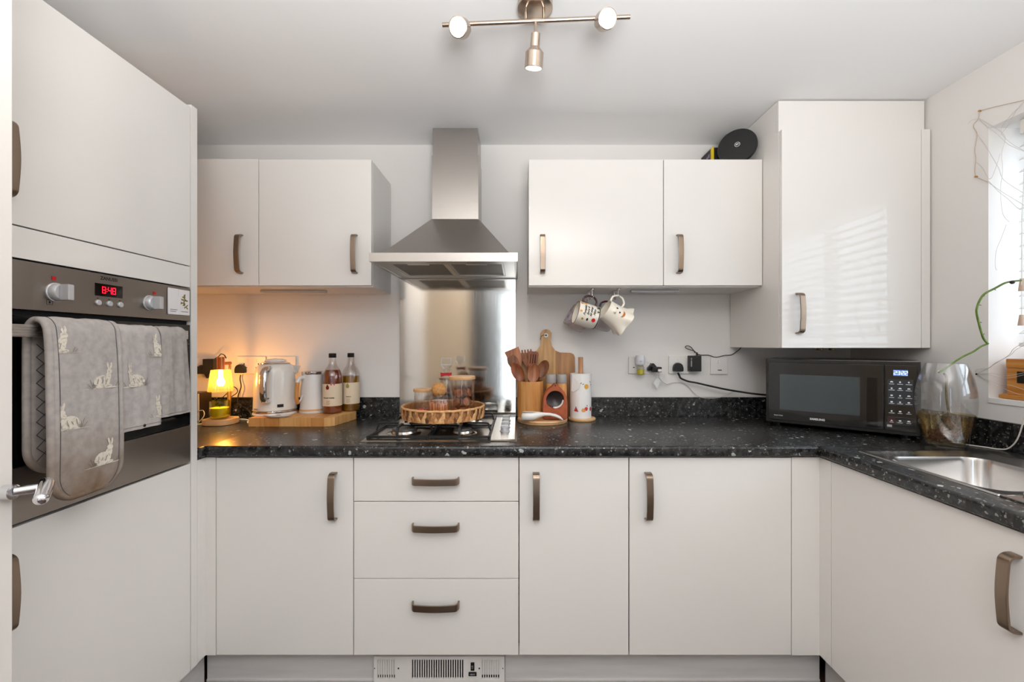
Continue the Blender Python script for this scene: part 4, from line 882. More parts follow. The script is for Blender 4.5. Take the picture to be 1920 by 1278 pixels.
G().ball((PXx, PYy, TZ+0.1175), 0.0315, n=24, m=14).build('cork_ball', M('cork', (198, 146, 88), 0.85, bump=((160, 160, 160), 0.5, 0.003), var=((140, 140, 140), (164, 112, 62), 0.4, 0.7)), t)
# decanter
DXx, DYy = -0.322, 1.945; o_ = (DXx, DYy, TZ)
t = thing('decanter', 'conical glass decanter with square stopper and red ribbon at the back of the tray', 'decanter', o_)
G().lathe([(0.0, 0), (0.048, 0), (0.052, 0.005), (0.050, 0.030), (0.036, 0.095), (0.020, 0.145), (0.0135, 0.166), (0.0135, 0.185), (0.019, 0.193), (0.017, 0.194)], 32, o_, cap0=False, cap1=False).build('glass', GLASS, t, ang=50)
G(Matrix.Translation((DXx, DYy, TZ+0.1945))).hexa([(-0.010, -0.010, 0), (0.010, -0.010, 0), (0.010, 0.010, 0), (-0.010, 0.010, 0)], [(-0.024, -0.016, 0.020), (0.024, -0.016, 0.020), (0.024, 0.016, 0.020), (-0.024, 0.016, 0.020)]).box(-0.024, 0.024, -0.016, 0.016, 0.0203, 0.052).build('stopper', thin_glass('stopper_glass', (0.92, 0.93, 0.95), 0.02, 0.12, 0.9), t, 0.003)
g = G(); g.lathe([(0.0145, 0.166), (0.0155, 0.172), (0.0145, 0.178)], 20, o_, cap0=False, cap1=False)
for s_ in (-1, 1): g.hexa([(DXx, DYy-0.017, TZ+0.169), (DXx+s_*0.024, DYy-0.017, TZ+0.160), (DXx+s_*0.024, DYy-0.014, TZ+0.160), (DXx, DYy-0.014, TZ+0.169)], [(DXx, DYy-0.017, TZ+0.175), (DXx+s_*0.026, DYy-0.017, TZ+0.181), (DXx+s_*0.026, DYy-0.014, TZ+0.181), (DXx, DYy-0.014, TZ+0.175)])
g.build('red_ribbon', M('red_ribbon', (176, 22, 34), 0.5), t, kind='stuff')

# ------------------------------------------------------------------ utensils, grinders and roll on the right of the hob
RBX, RBY, RBZ = 0.120, 2.043, WT+0.0006
t = thing('trivet', 'round wooden board under the utensil pot and terracotta salt pig', 'trivet', (RBX, RBY, WT))
G().lathe([(0.117, 0), (0.119, 0.003), (0.119, 0.015), (0.117, 0.018), (0, 0.018)], 48, (RBX, RBY, RBZ), cap1=False).build('disc', PALEW, t, ang=40)
G().tube([(RBX+0.1187*math.cos(a), RBY+0.1187*math.sin(a), RBZ+0.009) for a in [2*PI*k/48 for k in range(48)]], 0.0012, 6, True).build('bark_edge', M('bark_line', (150, 98, 58), 0.8), t)
PZ0 = RBZ+0.0184
UPX, UPY, UPR, UPT = 0.0634, 2.076, 0.0645, 1.092
t = thing('utensil_pot', 'bamboo utensil pot full of wooden spoons', 'pot', (UPX, UPY, PZ0))
segs = 16
for k in range(segs):
    a0_, a1_ = 2*PI*k/segs, 2*PI*(k+1)/segs-0.006; g = G(); vs = []
    for rr in (UPR, UPR-0.005):
        for a in (a0_, (a0_+a1_)/2, a1_):
            for z in (PZ0, UPT): vs.append((UPX+rr*math.cos(a), UPY+rr*math.sin(a), z))
    g.add(vs, [(0, 2, 3, 1), (2, 4, 5, 3), (6, 7, 9, 8), (8, 9, 11, 10), (0, 1, 7, 6), (4, 10, 11, 5), (1, 3, 9, 7), (3, 5, 11, 9), (0, 6, 8, 2), (2, 8, 10, 4)])
    g.build('bamboo_stave', (BAMBOOV, BAMS[0], BAMS[1])[k % 3], t, 0.0006)
G().lathe([(UPR-0.0055, 0.0), (UPR-0.0055, 0.006)], 32, (UPX, UPY, PZ0)).build('pot_base', BAMBOOV, t)
def utensil(name, label, base, tip, kind, hl, hw, yaw=0.0, wmat=None):
    b = Vector(base); e = Vector(tip); ax_ = (e-b).normalized(); mat = wmat or ACACIA
    side = ax_.cross(Vector((math.sin(yaw), -math.cos(yaw), 0))).normalized(); nrm = side.cross(ax_).normalized()
    t = thing(name, label, 'utensil', base)
    neck = e-ax_*hl
    G().tube([b, b+(neck-b)*0.5, neck, neck+ax_*hl*0.25], [0.006, 0.0055, 0.0058, 0.007], 10).build('handle', mat, t)
    g = G(); n = 14; c0_ = neck+ax_*hl*0.2; ll = hl*0.8
    F = lambda u, v, d: c0_+ax_*(u*ll)+side*(v*hw/2)+nrm*d
    if kind == 'spoon':
        def ringp(s_, d): return [F(0.5+0.5*s_*math.cos(a), s_*math.sin(a), d) for a in [2*PI*k/n for k in range(n)]]
        rs = [ringp(0.35, -0.011), ringp(0.75, -0.007), ringp(1.0, 0.001), ringp(0.97, 0.0035), ringp(0.72, -0.003), ringp(0.3, -0.007)]
        g.add([p for r_ in rs for p in r_], [(i*n+k, i*n+(k+1) % n, (i+1)*n+(k+1) % n, (i+1)*n+k) for i in range(5) for k in range(n)]+[tuple(range(n))[::-1], tuple(5*n+k for k in range(n))])
    else:
        if kind == 'turner': rows = [(0.0, 0.3), (0.25, 0.75), (0.6, 0.95), (1.0, 1.0)]
        elif kind == 'slotted': rows = [(0.0, 0.3), (0.2, 0.8), (0.8, 1.0), (0.93, 0.85)]
        else: rows = [(0.0, 0.35), (0.3, 0.8), (0.75, 1.0), (1.0, 0.7)]
        if kind == 'fork':
            g.hexa([F(0, -0.3, -0.003), F(0.45, -1, -0.003), F(0.45, 1, -0.003), F(0, 0.3, -0.003)], [F(0, -0.3, 0.003), F(0.45, -1, 0.003), F(0.45, 1, 0.003), F(0, 0.3, 0.003)])
            for c_ in (-0.78, -0.26, 0.26, 0.78): g.hexa([F(0.45, c_-0.18, -0.003), F(1, c_-0.13, -0.003), F(1, c_+0.13, -0.003), F(0.45, c_+0.18, -0.003)], [F(0.45, c_-0.18, 0.003), F(1, c_-0.13, 0.003), F(1, c_+0.13, 0.003), F(0.45, c_+0.18, 0.003)])
        else:
            lo = [F(u, -v, -0.003) for u, v in rows]+[F(u, v, -0.003) for u, v in rows[::-1]]; hi = [F(u, -v, 0.003) for u, v in rows]+[F(u, v, 0.003) for u, v in rows[::-1]]; m = len(lo)
            g.add(lo+hi, [tuple(range(m))[::-1], tuple(range(m, 2*m))]+[(i, (i+1) % m, m+(i+1) % m, m+i) for i in range(m)])
    g.build('head', mat, t, 0.0012 if kind != 'spoon' else 0, ang=45)
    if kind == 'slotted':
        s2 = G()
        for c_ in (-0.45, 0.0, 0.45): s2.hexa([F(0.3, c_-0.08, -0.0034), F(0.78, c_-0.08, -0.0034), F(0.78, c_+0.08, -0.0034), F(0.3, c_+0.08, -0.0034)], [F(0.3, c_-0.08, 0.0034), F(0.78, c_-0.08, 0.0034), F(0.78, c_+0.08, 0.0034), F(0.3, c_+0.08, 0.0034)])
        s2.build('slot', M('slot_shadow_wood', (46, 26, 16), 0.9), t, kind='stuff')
def up(px, py, d): return ((px-970)*d/800, d, CAM_Z-(py-645)*d/800)
PB = PZ0+0.0125
ACL = wood('acacia_light', (132, 78, 48), (184, 120, 82), 'z', 0.7); ACR = wood('acacia_red', (112, 58, 34), (160, 92, 56), 'z', 0.7)
def lane(dy, bx_, px, py): return (UPX+bx_, UPY+dy, PB), up(px, py, UPY+dy)
utensil('wooden_turner', 'wooden turner with square head, topmost in the utensil pot', *lane(0.030, 0.038, 959, 655), 'turner', 0.115, 0.074, 0.0, ACL)
utensil('wooden_fork', 'reddish wooden pronged spaghetti fork in the middle of the utensil pot', *lane(0.049, 0.012, 987, 655), 'fork', 0.110, 0.056, 0.0, ACR)
utensil('wooden_slotted_turner', 'dark slotted wooden turner at the back of the utensil pot', *lane(0.041, -0.016, 1001, 656), 'slotted', 0.120, 0.052, 0.0, ACR)
utensil('wooden_spatula', 'dark wooden spatula leaning out of the pot below the square turner', *lane(0.017, 0.046, 957, 668), 'spatula', 0.120, 0.054, 0.0)
utensil('wooden_spoon', 'wooden spoon leaning furthest out of the pot towards the splashback', *lane(-0.012, 0.040, 962, 680), 'spoon', 0.125, 0.058, 0.0, ACR)
utensil('wooden_spoon', 'wooden spoon facing forward at the middle of the utensil pot', *lane(-0.041, -0.014, 1003, 681), 'spoon', 0.118, 0.060, 0.0, ACL)
utensil('wooden_spoon', 'dark grained wooden spoon leaning towards the paddle board', *lane(0.002, -0.036, 1025, 675), 'spoon', 0.118, 0.056, 0.0)
# paddle board leaning on the wall
t = thing('paddle_board', 'wooden paddle serving board leaning on the wall behind the utensil pot', 'board', (0.146, 2.150, WT))
PM = Matrix.Translation((0.146, 2.1475, WT+0.0006)) @ Matrix.Rotation(R(-2.3), 4, 'X')
half = [(0.146, 0.02), (0.146, 0.300), (0.140, 0.317), (0.124, 0.324), (0.070, 0.326), (0.046, 0.336), (0.030, 0.358), (0.024, 0.385), (0.027, 0.410), (0.027, 0.425), (0.018, 0.439), (0.0, 0.444)]
strip_x = [(-0.146, -0.05), (-0.05, 0.048), (0.048, 0.146)]
def clip(poly, x0, x1):
    def cut(P, x, keep):
        o = []
        for i in range(len(P)):
            a, b = P[i], P[(i+1) % len(P)]; ka, kb = keep(a[0], x), keep(b[0], x)
            if ka: o.append(a)
            if ka != kb: f = (x-a[0])/(b[0]-a[0]); o.append((x, a[1]+(b[1]-a[1])*f))
        return o
    return cut(cut(poly, x0, lambda p, q: p >= q), x1, lambda p, q: p <= q)
outl = [(0.130, 0.0)]+half+[(-a, b) for a, b in half[:-1][::-1]]+[(-0.130, 0.0)]
for (x0, x1), mt in zip(strip_x, (OLIVE, wood('olive_wood_pale', (172, 128, 76), (212, 168, 112), 'z', 0.5), wood('olive_wood_brown', (138, 92, 54), (178, 130, 84), 'z', 0.5))):
    G(PM).prism(clip(outl, x0+0.0002, x1-0.0002), 0.0, 0.014, 'y').build('timber_strip', mt, t, 0.0015)
RI = Matrix.Translation(PM @ Vector((0.0, -0.0006, 0.413))) @ Matrix.Rotation(PI/2, 4, 'X')
G(RI).lathe([(0.0115, 0), (0.0115, 0.0012), (0.004, 0.0012), (0.004, 0)], 24, cap0=False, cap1=False).build('eyelet', M('white_eyelet', (226, 222, 214), 0.4), t)
G(RI).lathe([(0.0042, 0.0003), (0.0042, 0.0009)], 16).build('hole', DARK, t)
G().tube(spline([PM @ Vector(p) for p in ((0.0, -0.003, 0.413), (-0.018, -0.003, 0.413), (-0.028, -0.003, 0.400), (-0.029, -0.001, 0.390))], 5), 0.0012, 6).build('cord', M('leather_cord', (74, 66, 58), 0.8), t)
# grinders
for x, lb_ in ((0.1635, 'grey topped wooden grinder beside the utensil pot'), (0.2145, 'grey topped wooden grinder nearer the kitchen roll')):
    t = thing('grinder', lb_, 'grinder', (x, 2.060, PZ0))
    G().lathe([(0.0235, 0), (0.0245, 0.003), (0.0240, 0.160), (0.0235, 0.161)], 28, (x, 2.060, PZ0)).build('body', BAMBOOV, t, ang=40)
    G().lathe([(0.0238, 0.1615), (0.0248, 0.163), (0.0248, 0.196), (0.0225, 0.204), (0, 0.205)], 28, (x, 2.060, PZ0), cap1=False).build('top', M('grey_grinder_top', (160, 156, 152), 0.5), t, ang=40)
# terracotta salt pig
t = thing('salt_pig', 'terracotta house shaped salt pig with round dark opening', 'container', (0.175, 1.994, PZ0))
TER = M('terracotta', (178, 92, 56), 0.55, var=((40, 40, 40), (152, 74, 44), 0.35, 0.75))
sx, sy0, sy1 = 0.175, 1.968, 2.022
hs = [(0.0565, 0.002), (0.0575, 0.070), (0.054, 0.105), (0.044, 0.128), (0.026, 0.146), (0.012, 0.154), (0.008, 0.164), (0.0, 0.168)]
outl = [(sx+a, PZ0+b) for a, b in hs]+[(sx-a, PZ0+b) for a, b in hs[:-1][::-1]]
# front wall with a round opening: outline bridged to a circle
cz = PZ0+0.092; hr = 0.0405; n = 48
def ray_out(a):
    best = None; d = (math.cos(a), math.sin(a)); m = len(outl)
    for i in range(m):
        p, q = outl[i], outl[(i+1) % m]; ex, ey = q[0]-p[0], q[1]-p[1]; den = d[0]*ey-d[1]*ex
        if abs(den) < 1e-9: continue
        tt = ((p[0]-sx)*ey-(p[1]-cz)*ex)/den; u = ((p[0]-sx)*d[1]-(p[1]-cz)*d[0])/den
        if tt > 0 and -1e-6 <= u <= 1+1e-6 and (best is None or tt < best): best = tt
    return (sx+d[0]*best, cz+d[1]*best)
oc = [ray_out(2*PI*k/n+0.01) for k in range(n)]; ic = [(sx+hr*math.cos(2*PI*k/n+0.01), cz+hr*math.sin(2*PI*k/n+0.01)) for k in range(n)]
loops = [[(x, sy1, z) for x, z in oc], [(x, sy0+0.006, z) for x, z in oc], [(sx+(x-sx)*0.97, sy0, cz+(z-cz)*0.97) for x, z in oc], [(sx+(x-sx)*1.06, sy0, cz+(z-cz)*1.06) for x, z in ic], [(x, sy0+0.004, z) for x, z in ic], [(x, sy0+0.030, z) for x, z in ic]]
g = G(); g.add([p for l in loops for p in l], [(i*n+k, i*n+(k+1) % n, (i+1)*n+(k+1) % n, (i+1)*n+k) for i in range(5) for k in range(n)]+[tuple(range(n))[::-1]])
g.build('body', TER, t, ang=40)
G(Matrix.Translation((sx, sy0+0.0302, cz)) @ Matrix.Rotation(PI/2, 4, 'X')).lathe([(0.0398, 0.0), (0.036, -0.003), (0.0, -0.008)], 36, cap0=False, cap1=False).build('bowl_inside', M('dark_brown_glaze', (40, 24, 20), 0.3, coat=0.1), t)
G().tube([(sx+0.037*math.cos(a), sy0+0.009, cz+0.037*math.sin(a)) for a in [R(-105)+R(105)*k/12 for k in range(13)]], [0.001]+[0.0045]*11+[0.001], 8).build('salt', M('white_salt', (224, 218, 210), 0.8), t)
G().cyl((sx, sy0-0.0002, PZ0+0.158), (sx, sy0+0.002, PZ0+0.158), 0.003, n=10).build('hole', DARK, t)
G().tube([(sx+0.030*math.cos(a), sy0-0.0002, PZ0+0.014+0.024*math.sin(a)) for a in [PI*k/14 for k in range(15)]], 0.0012, 6).build('relief_arch', M('terracotta_dark', (142, 66, 44), 0.6), t)
# spoon rest
t = thing('spoon_rest', 'white ceramic spoon rest lying in front of the terracotta salt pig', 'spoon rest', (0.07, 1.943, PZ0))
rows = [(0.0180, 0.002, 0.026, 0.000), (0.024, 0.014, 0.036, 0.0), (0.045, 0.0205, 0.040, 0.0), (0.075, 0.0185, 0.041, 0.001), (0.098, 0.013, 0.041, 0.012), (0.125, 0.0095, 0.0375, 0.022), (0.150, 0.0095, 0.036, 0.021), (0.175, 0.0105, 0.031, 0.015), (0.195, 0.011, 0.022, 0.006), (0.206, 0.009, 0.010, 0.001), (0.2095, 0.003, 0.004, 0.0005)]
g = G(); m = 12; vs = []
for x, hy_, zt_, zb_ in rows:
    for k in range(m):
        a = 2*PI*k/m; zz = (zt_+zb_)/2+(zt_-zb_)/2*math.sin(a)
        vs.append((x, 1.9435+hy_*math.cos(a), PZ0+0.0005+zz))
g.add(vs, [(i*m+k, i*m+(k+1) % m, (i+1)*m+(k+1) % m, (i+1)*m+k) for i in range(len(rows)-1) for k in range(m)]+[tuple(range(m))[::-1], tuple((len(rows)-1)*m+k for k in range(m))])
g.build('rest', CERAM, t, ang=70)
G(Matrix.Translation((0.056, 1.9435, PZ0+0.0400)) @ Matrix.Diagonal((1.7, 0.85, 1, 1))).lathe([(0.019, 0.001), (0.0195, 0.0022), (0.017, 0.0018), (0.0, 0.0014)], 24, cap1=False).build('rim', CERAM, t)
# kitchen roll
KRX, KRY = 0.3146, 2.080
t = thing('roll_holder', 'pale wooden kitchen roll holder with upright pole', 'holder', (KRX, KRY, WT))
G().lathe([(0.064, 0.0006), (0.066, 0.003), (0.066, 0.010), (0.063, 0.0125), (0, 0.0126)], 40, (KRX, KRY, WT), cap1=False).build('base', PALEW, t, ang=40)
G().cyl((KRX-0.006, KRY, WT+0.0127), (KRX-0.006, KRY, 1.207), 0.0118, n=20).build('pole', wood('pole_wood', (176, 128, 90), (202, 152, 112), 'z', 0.6), t, 0.001)
t = thing('kitchen_roll', 'white kitchen roll printed with fruit on the wooden holder', 'kitchen roll', (KRX-0.006, KRY, WT+0.014))
rx_, ry_, rz0, rz1, rr = KRX-0.006, KRY, WT+0.0135, 1.128, 0.0515
PAPER = M('kitchen_paper', (234, 231, 228), 0.9, bump=((220, 220, 220), 0.3, 0.002))
G().lathe([(rr, 0), (rr, rz1-rz0), (0.0205, rz1-rz0), (0.0205, 0)], 48, (rx_, ry_, rz0), cap0=False, cap1=False).build('paper', PAPER, t, ang=40)
on = lambda u, v, e=0.0018: (rx_+(rr+e)*math.cos(-PI/2+u/rr), ry_+(rr+e)*math.sin(-PI/2+u/rr), v)
fl_ = [(-0.047, 1.124), (-0.010, 1.078), (-0.018, 1.058), (-0.040, 1.042), (-0.056, 1.046)]
g = G(); n = len(fl_); g.add([on(u, v, 0.003) for u, v in fl_]+[on(u, v, 0.0045) for u, v in fl_], [tuple(range(n))[::-1], tuple(range(n, 2*n))]+[(i, (i+1) % n, n+(i+1) % n, n+i) for i in range(n)])
g.build('loose_flap', PAPER, t)
def fruit(nm, col, pts): G().poly([on(u, v, 0.0019) for u, v in pts]).build(nm, M('print_%s' % nm, col, 0.8), t)
fruit('lemon_print', (226, 172, 70), ell(0.021, 1.068, 0.012, 0.012)); fruit('melon_print', (196, 52, 62), [(-0.040, 0.950), (-0.030, 0.975), (-0.018, 0.948)])
fruit('cherry_print', (206, 66, 74), ell(0.019, 0.962, 0.009, 0.009)); fruit('orange_print', (230, 158, 96), ell(0.006, 0.956, 0.010, 0.009)); fruit('apple_print', (190, 60, 66), ell(0.048, 0.960, 0.008, 0.010))
for i, (u, v) in enumerate(((-0.006, 1.084), (0.004, 1.080), (0.044, 1.090), (0.050, 1.076), (0.024, 0.977))):
    G().poly([on(a, b, 0.0016) for a, b in ell(u, v, 0.005, 0.0017, 8, 0.8-i*0.5)]).build('leaf_print', M('print_leaf', (84, 84, 76), 0.8), t)

# ------------------------------------------------------------------ microwave
MA = math.atan2(-0.334, 0.394)
MM = Matrix.Translation((1.136, 1.951, WT)) @ Matrix.Rotation(MA, 4, 'Z')
t = thing('microwave', 'black microwave oven set diagonally in the corner of the worktop', 'microwave', mat4=MM)
GB = M('gloss_black', (14, 14, 15), 0.12, coat=0.5)
G().prism([(0, 0), (0.517, 0), (0.517, 0.22), (0.40, 0.325), (0.12, 0.325), (0, 0.255)], 0.016, 0.303, 'z').build('body', M('black_case', (20, 20, 21), 0.22, coat=0.3), t, 0.005)
for u, v in ((0.04, 0.04), (0.475, 0.04), (0.10, 0.25), (0.40, 0.25)): G().cyl((u, v, 0.0006), (u, v, 0.0165), 0.014, 0.017, 14).build('foot', BLACKMAT, t)
dr = G().box(0.010, 0.4095, -0.012, -0.0003, 0.030, 0.287).build('door', GB, t, 0.004, 3)
G().box(0.0573, 0.3364, -0.0128, -0.0121, 0.078, 0.2345).build('window', M('mirror_window', (84, 92, 96), 0.06, 0.75), dr, 0.0003)
G().box(0.3572, 0.3906, -0.0130, -0.0121, 0.036, 0.235).build('grip_recess', M('deep_black', (6, 6, 8), 0.05), dr, 0.0003)
cpn = G().box(0.4118, 0.507, -0.012, -0.0003, 0.030, 0.287).build('control_panel', GB, t, 0.004, 3)
f_ = lambda u, v: (u, -0.0123, v)
dp = G().box(0.437, 0.479, -0.0126, -0.0121, 0.2454, 0.2688).build('display', M('blue_display', (70, 110, 180), 0.3, emis=(60, 104, 190), es=0.55), cpn)
g = G(); seg_digits(g, '23:22', 0.0135, lambda u, v: (0.4395+u, -0.0128, 0.2503+v), 0.22); g.build('digits', M('white_digits', (240, 246, 255), 0.5, emis=(226, 238, 255), es=1.6), dp)
random.seed(21)
G().box(0.4204, 0.494, -0.0124, -0.01205, 0.1315, 0.231).build('keypad', M('keypad_reflection_grey', (52, 58, 64), 0.18), cpn)  # grey-blue reflection over the keys, put into the plate's colour
rows_ = [(0.2215, 0.2085), (0.1965, 0.1850), (0.1690, 0.1560), (0.1440, 0.1330)]
def key(cx, zi, zt_):
    g = G(); fn = lambda a, b: (a, -0.0127, b); k = random.randint(0, 3)
    ic = [ell(cx, zi, 0.0042, 0.003, 8), [(cx-0.005, zi-0.002), (cx+0.005, zi-0.002), (cx+0.003, zi+0.003), (cx-0.003, zi+0.003)], [(cx-0.004, zi-0.003), (cx+0.004, zi-0.003), (cx, zi+0.003)], ell(cx, zi, 0.003, 0.0034, 6)][k]
    g.poly([fn(*p) for p in ic])
    w_ = random.uniform(0.006, 0.0095); g.poly([fn(*p) for p in ((cx-w_, zt_), (cx+w_, zt_), (cx+w_, zt_+0.0016), (cx-w_, zt_+0.0016))])
    g.build('key_print', WHITEINK, cpn, kind='stuff')
for zi, zt_ in rows_:
    for cx in (0.4325, 0.4570, 0.4820): key(cx, zi, zt_+0.004)
for cx in (0.4325, 0.4570, 0.4820): key(cx, 0.108, 0.1000); key(cx, 0.072, 0.0640)
g = G()
for z in (0.0850, 0.0575): g.box(0.4204, 0.494, -0.0124, -0.0120, z, z+0.0007)
g.build('divider_line', M('thin_grey_line', (96, 92, 92), 0.5), cpn, kind='stuff')
G().box(0.4204, 0.443, -0.0123, -0.0120, 0.0585, 0.0845).build('red_key', M('dark_red_key', (58, 22, 26), 0.3), cpn)
G().poly([f_(u, v) for u, v in ((0.4190, 0.046), (0.4335, 0.046), (0.4335, 0.0545), (0.4190, 0.0545))]).build('rating_sticker', M('sticker_grey', (168, 168, 168), 0.6), cpn)
put_text(G(), 'SAMSUNG', 0.0115, lambda u, v: (0.1946+u, -0.0123, 0.0475+v), bold=0.0005).build('lettering', M('silver_print', (214, 214, 216), 0.4), dr)
put_text(G(), 'Smart Oven', 0.0070, lambda u, v: (0.0515+u, -0.0123, 0.0510+v), bold=0.0001).build('lettering', M('silver_print'), dr)

# ------------------------------------------------------------------ vase with rooted cutting
VX, VY = 1.540, 1.535; o_ = (VX, VY, WT)
t = thing('glass_vase', 'tall rounded clear glass vase with brown water, beside the microwave', 'vase', o_)
vp = [(0.0, 0.0006), (0.050, 0.0006), (0.056, 0.006), (0.070, 0.060), (0.080, 0.120), (0.083, 0.160), (0.081, 0.200), (0.073, 0.245), (0.062, 0.280), (0.055, 0.299)]
def vr(z): return [r0+(r1-r0)*(z-z0)/(z1-z0) for (r0, z0), (r1, z1) in zip(vp[1:-1], vp[2:]) if z0 <= z <= z1][0]
inner = [(vr(z)-0.0028, z) for z in (0.29, 0.28, 0.245, 0.2, 0.16, 0.12, 0.06)]+[(0.050, 0.012), (0.0, 0.011)]
G().lathe(vp+[(0.0525, 0.2995)]+inner, 48, o_, cap0=False, cap1=False).build('glass', GLASS, t, ang=50)
G().lathe([(0.0, 0.0125), (0.049, 0.0135), (vr(0.06)-0.0034, 0.06), (vr(0.105)-0.0034, 0.105), (vr(0.118)-0.0034, 0.118), (0.0, 0.118)], 40, o_, cap0=False, cap1=False).build('water', thin_glass('brown_water', (0.95, 0.85, 0.64), 0.0, 0.03, 0.25), t, ang=50)
random.seed(4); g = G()
for k in range(46):
    a = random.uniform(0, 6.28); z = random.uniform(0.020, 0.055); r_ = random.uniform(0.015, 0.046); pts = []
    for j in range(6): a += random.uniform(0.25, 0.6); r2 = max(0.008, min(0.046, r_+random.uniform(-0.010, 0.010))); pts.append((VX+r2*math.cos(a), VY+r2*math.sin(a), WT+max(0.017, z+random.uniform(-0.008, 0.008))))
    g.tube(spline(pts, 3), 0.0012, 5)
for k in range(8):
    a = random.uniform(0, 6.28); p = Vector((VX+0.012, VY, WT+0.108)); g.tube(spline([p, p+Vector((0.01*math.cos(a), 0.01*math.sin(a), -0.02)), p+Vector((0.028*math.cos(a), 0.028*math.sin(a), -0.05)), p+Vector((0.03*math.cos(a), 0.02*math.sin(a), -0.07))], 3), 0.0012, 5)
g.build('root_debris', M('brown_roots', (120, 74, 36), 0.8, var=((50, 50, 50), (66, 40, 20), 0.35, 0.7)), t, kind='stuff')

t = thing('vine_cutting', 'leafless green vine stem growing out of the glass vase', 'plant', (VX, VY, WT+0.125))
def st(px, py, d): return ((px-970)*d/800, d, CAM_Z-(py-645)*d/800)
GREEN = M('green_stem', (104, 132, 50), 0.45, var=((60, 60, 60), (70, 100, 34), 0.35, 0.7)); WOODST = M('old_stem', (112, 98, 70), 0.6, var=((80, 80, 80), (80, 66, 44), 0.4, 0.7))
G().tube(spline([st(1779, 772.5, 1.535), st(1776, 755, 1.535), st(1774, 730, 1.535), st(1775, 708, 1.535), st(1770, 700, 1.535)], 5), 0.0036, 8).build('root_stem', WOODST, t)
G().tube(spline([st(1760, 698, 1.533), st(1772, 691, 1.534), st(1790, 678, 1.530), st(1808, 667, 1.524), st(1825, 659, 1.516), st(1840, 649, 1.506), st(1854, 643.5, 1.498)], 6), [0.0026]+[0.0030]*35+[0.002], 8).build('stem', GREEN, t)
pts2 = spline([st(1852, 643.5, 1.499), st(1844, 634, 1.500), st(1837, 612, 1.498), st(1831.5, 588, 1.494), st(1832, 576, 1.491), st(1838, 561, 1.486), st(1847, 550, 1.478), st(1866, 540, 1.464), st(1884, 530.5, 1.450), st(1900, 527, 1.438), st(1916, 525.5, 1.425)], 6)
G().tube(pts2, [0.0034]*(len(pts2)-12)+[0.0030]*6+[0.0026]*6, 8).build('stem', GREEN, t)
for k, d_ in ((14, (0.012, 0, -0.001)), (20, (0.005, 0, 0.010)), (26, (0.013, 0, -0.002)), (33, (0.009, 0, 0.001)), (41, (0.009, 0, -0.004)), (8, (0.009, 0, 0.004))):
    if k < len(pts2): p = pts2[k]; G().tube([p, p+Vector(d_)*0.6, p+Vector(d_)], [0.0024, 0.0016, 0.0006], 6).build('leaf_node', WOODST, t)
G().ball(st(1898, 529, 1.438), 0.007, 0.006, 0.006, 10, 7).build('bud', M('dark_bud', (46, 40, 34), 0.8), t)
# ------------------------------------------------------------------ window: blind, box on the sill, wire lights
t = thing('venetian_blind', 'white venetian blind in the window over the sink', 'blind', (1.785, 0.92, WZ1))
BLM = M('blind_slat_white', (238, 238, 238), 0.35)
G().box(1.752, 1.812, 0.325, 1.488, 2.003, 2.0505).build('head_rail', M('head_rail_white', (226, 222, 214), 0.4), t, 0.002)
zs = [1.972-k*0.0435 for k in range(16)]
for z in zs:
    g = G(); n = 5; vs = []
    for y in (0.33, 1.500):
        for s_ in (0.0, 0.0024):
            for k in range(n):
                q = (k/(n-1)-0.5)*0.050; c_ = 0.0022*(1-(2*q/0.05)**2); an = R(32)
                vs.append((1.785+q*math.cos(an)-(c_+s_)*math.sin(an)*0.0, y, z+q*math.sin(an)+c_+s_))
    fs = []
    for k in range(n-1): fs += [(k, k+1, 2*n+k+1, 2*n+k), (n+k, 3*n+k, 3*n+k+1, n+k+1)]
    fs += [(0, 2*n, 3*n, n), (n-1, 2*n-1, 4*n-1, 3*n-1), tuple(range(n))+tuple(range(2*n-1, n-1, -1)), tuple(range(2*n, 3*n))+tuple(range(4*n-1, 3*n-1, -1))]
    g.add(vs, fs).build('slat', BLM, t)
G().box(1.762, 1.808, 0.33, 1.500, 1.262, 1.276).build('bottom_rail', BLM, t, 0.003)
for y in (1.40, 0.92, 0.45):
    for x in (1.757, 1.813): G().tube([(x, y, 1.270), (x, y, 2.004)], 0.0009, 5).build('ladder_cord', M('cord_white', (224, 222, 216), 0.8), t)
TAS = M('tassel_wood', (196, 170, 150), 0.5)
for k, (px, y0_, y1_, x) in enumerate(((1916.5, 522, 545, 1.738), (1915.5, 590, 610, 1.732))):
    D_ = 800*x/(px-970); z0 = CAM_Z-(y1_-645)*D_/800; z1 = CAM_Z-(y0_-645)*D_/800
    c_ = G().tube([(x, D_, z1), (x, D_, 1.7), (1.751, D_, 2.01)], 0.0010, 5).build('pull_cord', M('cord_white'), t)
    G().lathe([(0.0095, 0), (0.0095, 0.002), (0.0055, z1-z0), (0, z1-z0)], 12, (x, D_, z0), cap1=False).build('tassel', TAS, t, ang=50)
t = thing('wooden_box', 'small golden wooden box with dark metal plate on the window sill', 'box', (1.80, 1.40, WZ0))
OAK = wood('golden_oak', (178, 112, 46), (206, 142, 70), 'y', 0.7, 0.4)
G().box(1.715, 1.870, 1.29, 1.522, WZ0+0.0006, WZ0+0.016).build('base', OAK, t, 0.004)
G().box(1.734, 1.855, 1.305, 1.512, WZ0+0.0163, WZ0+0.108).build('body', OAK, t, 0.002)
lid = G().box(1.732, 1.857, 1.303, 1.514, WZ0+0.1085, WZ0+0.141).build('lid', OAK, t, 0.004)
pl_ = G().box(1.730, 1.7338, 1.415, 1.478, WZ0+0.058, WZ0+0.098).build('lock_plate', M('aged_metal', (70, 66, 58), 0.4, 0.8), t, 0.001)
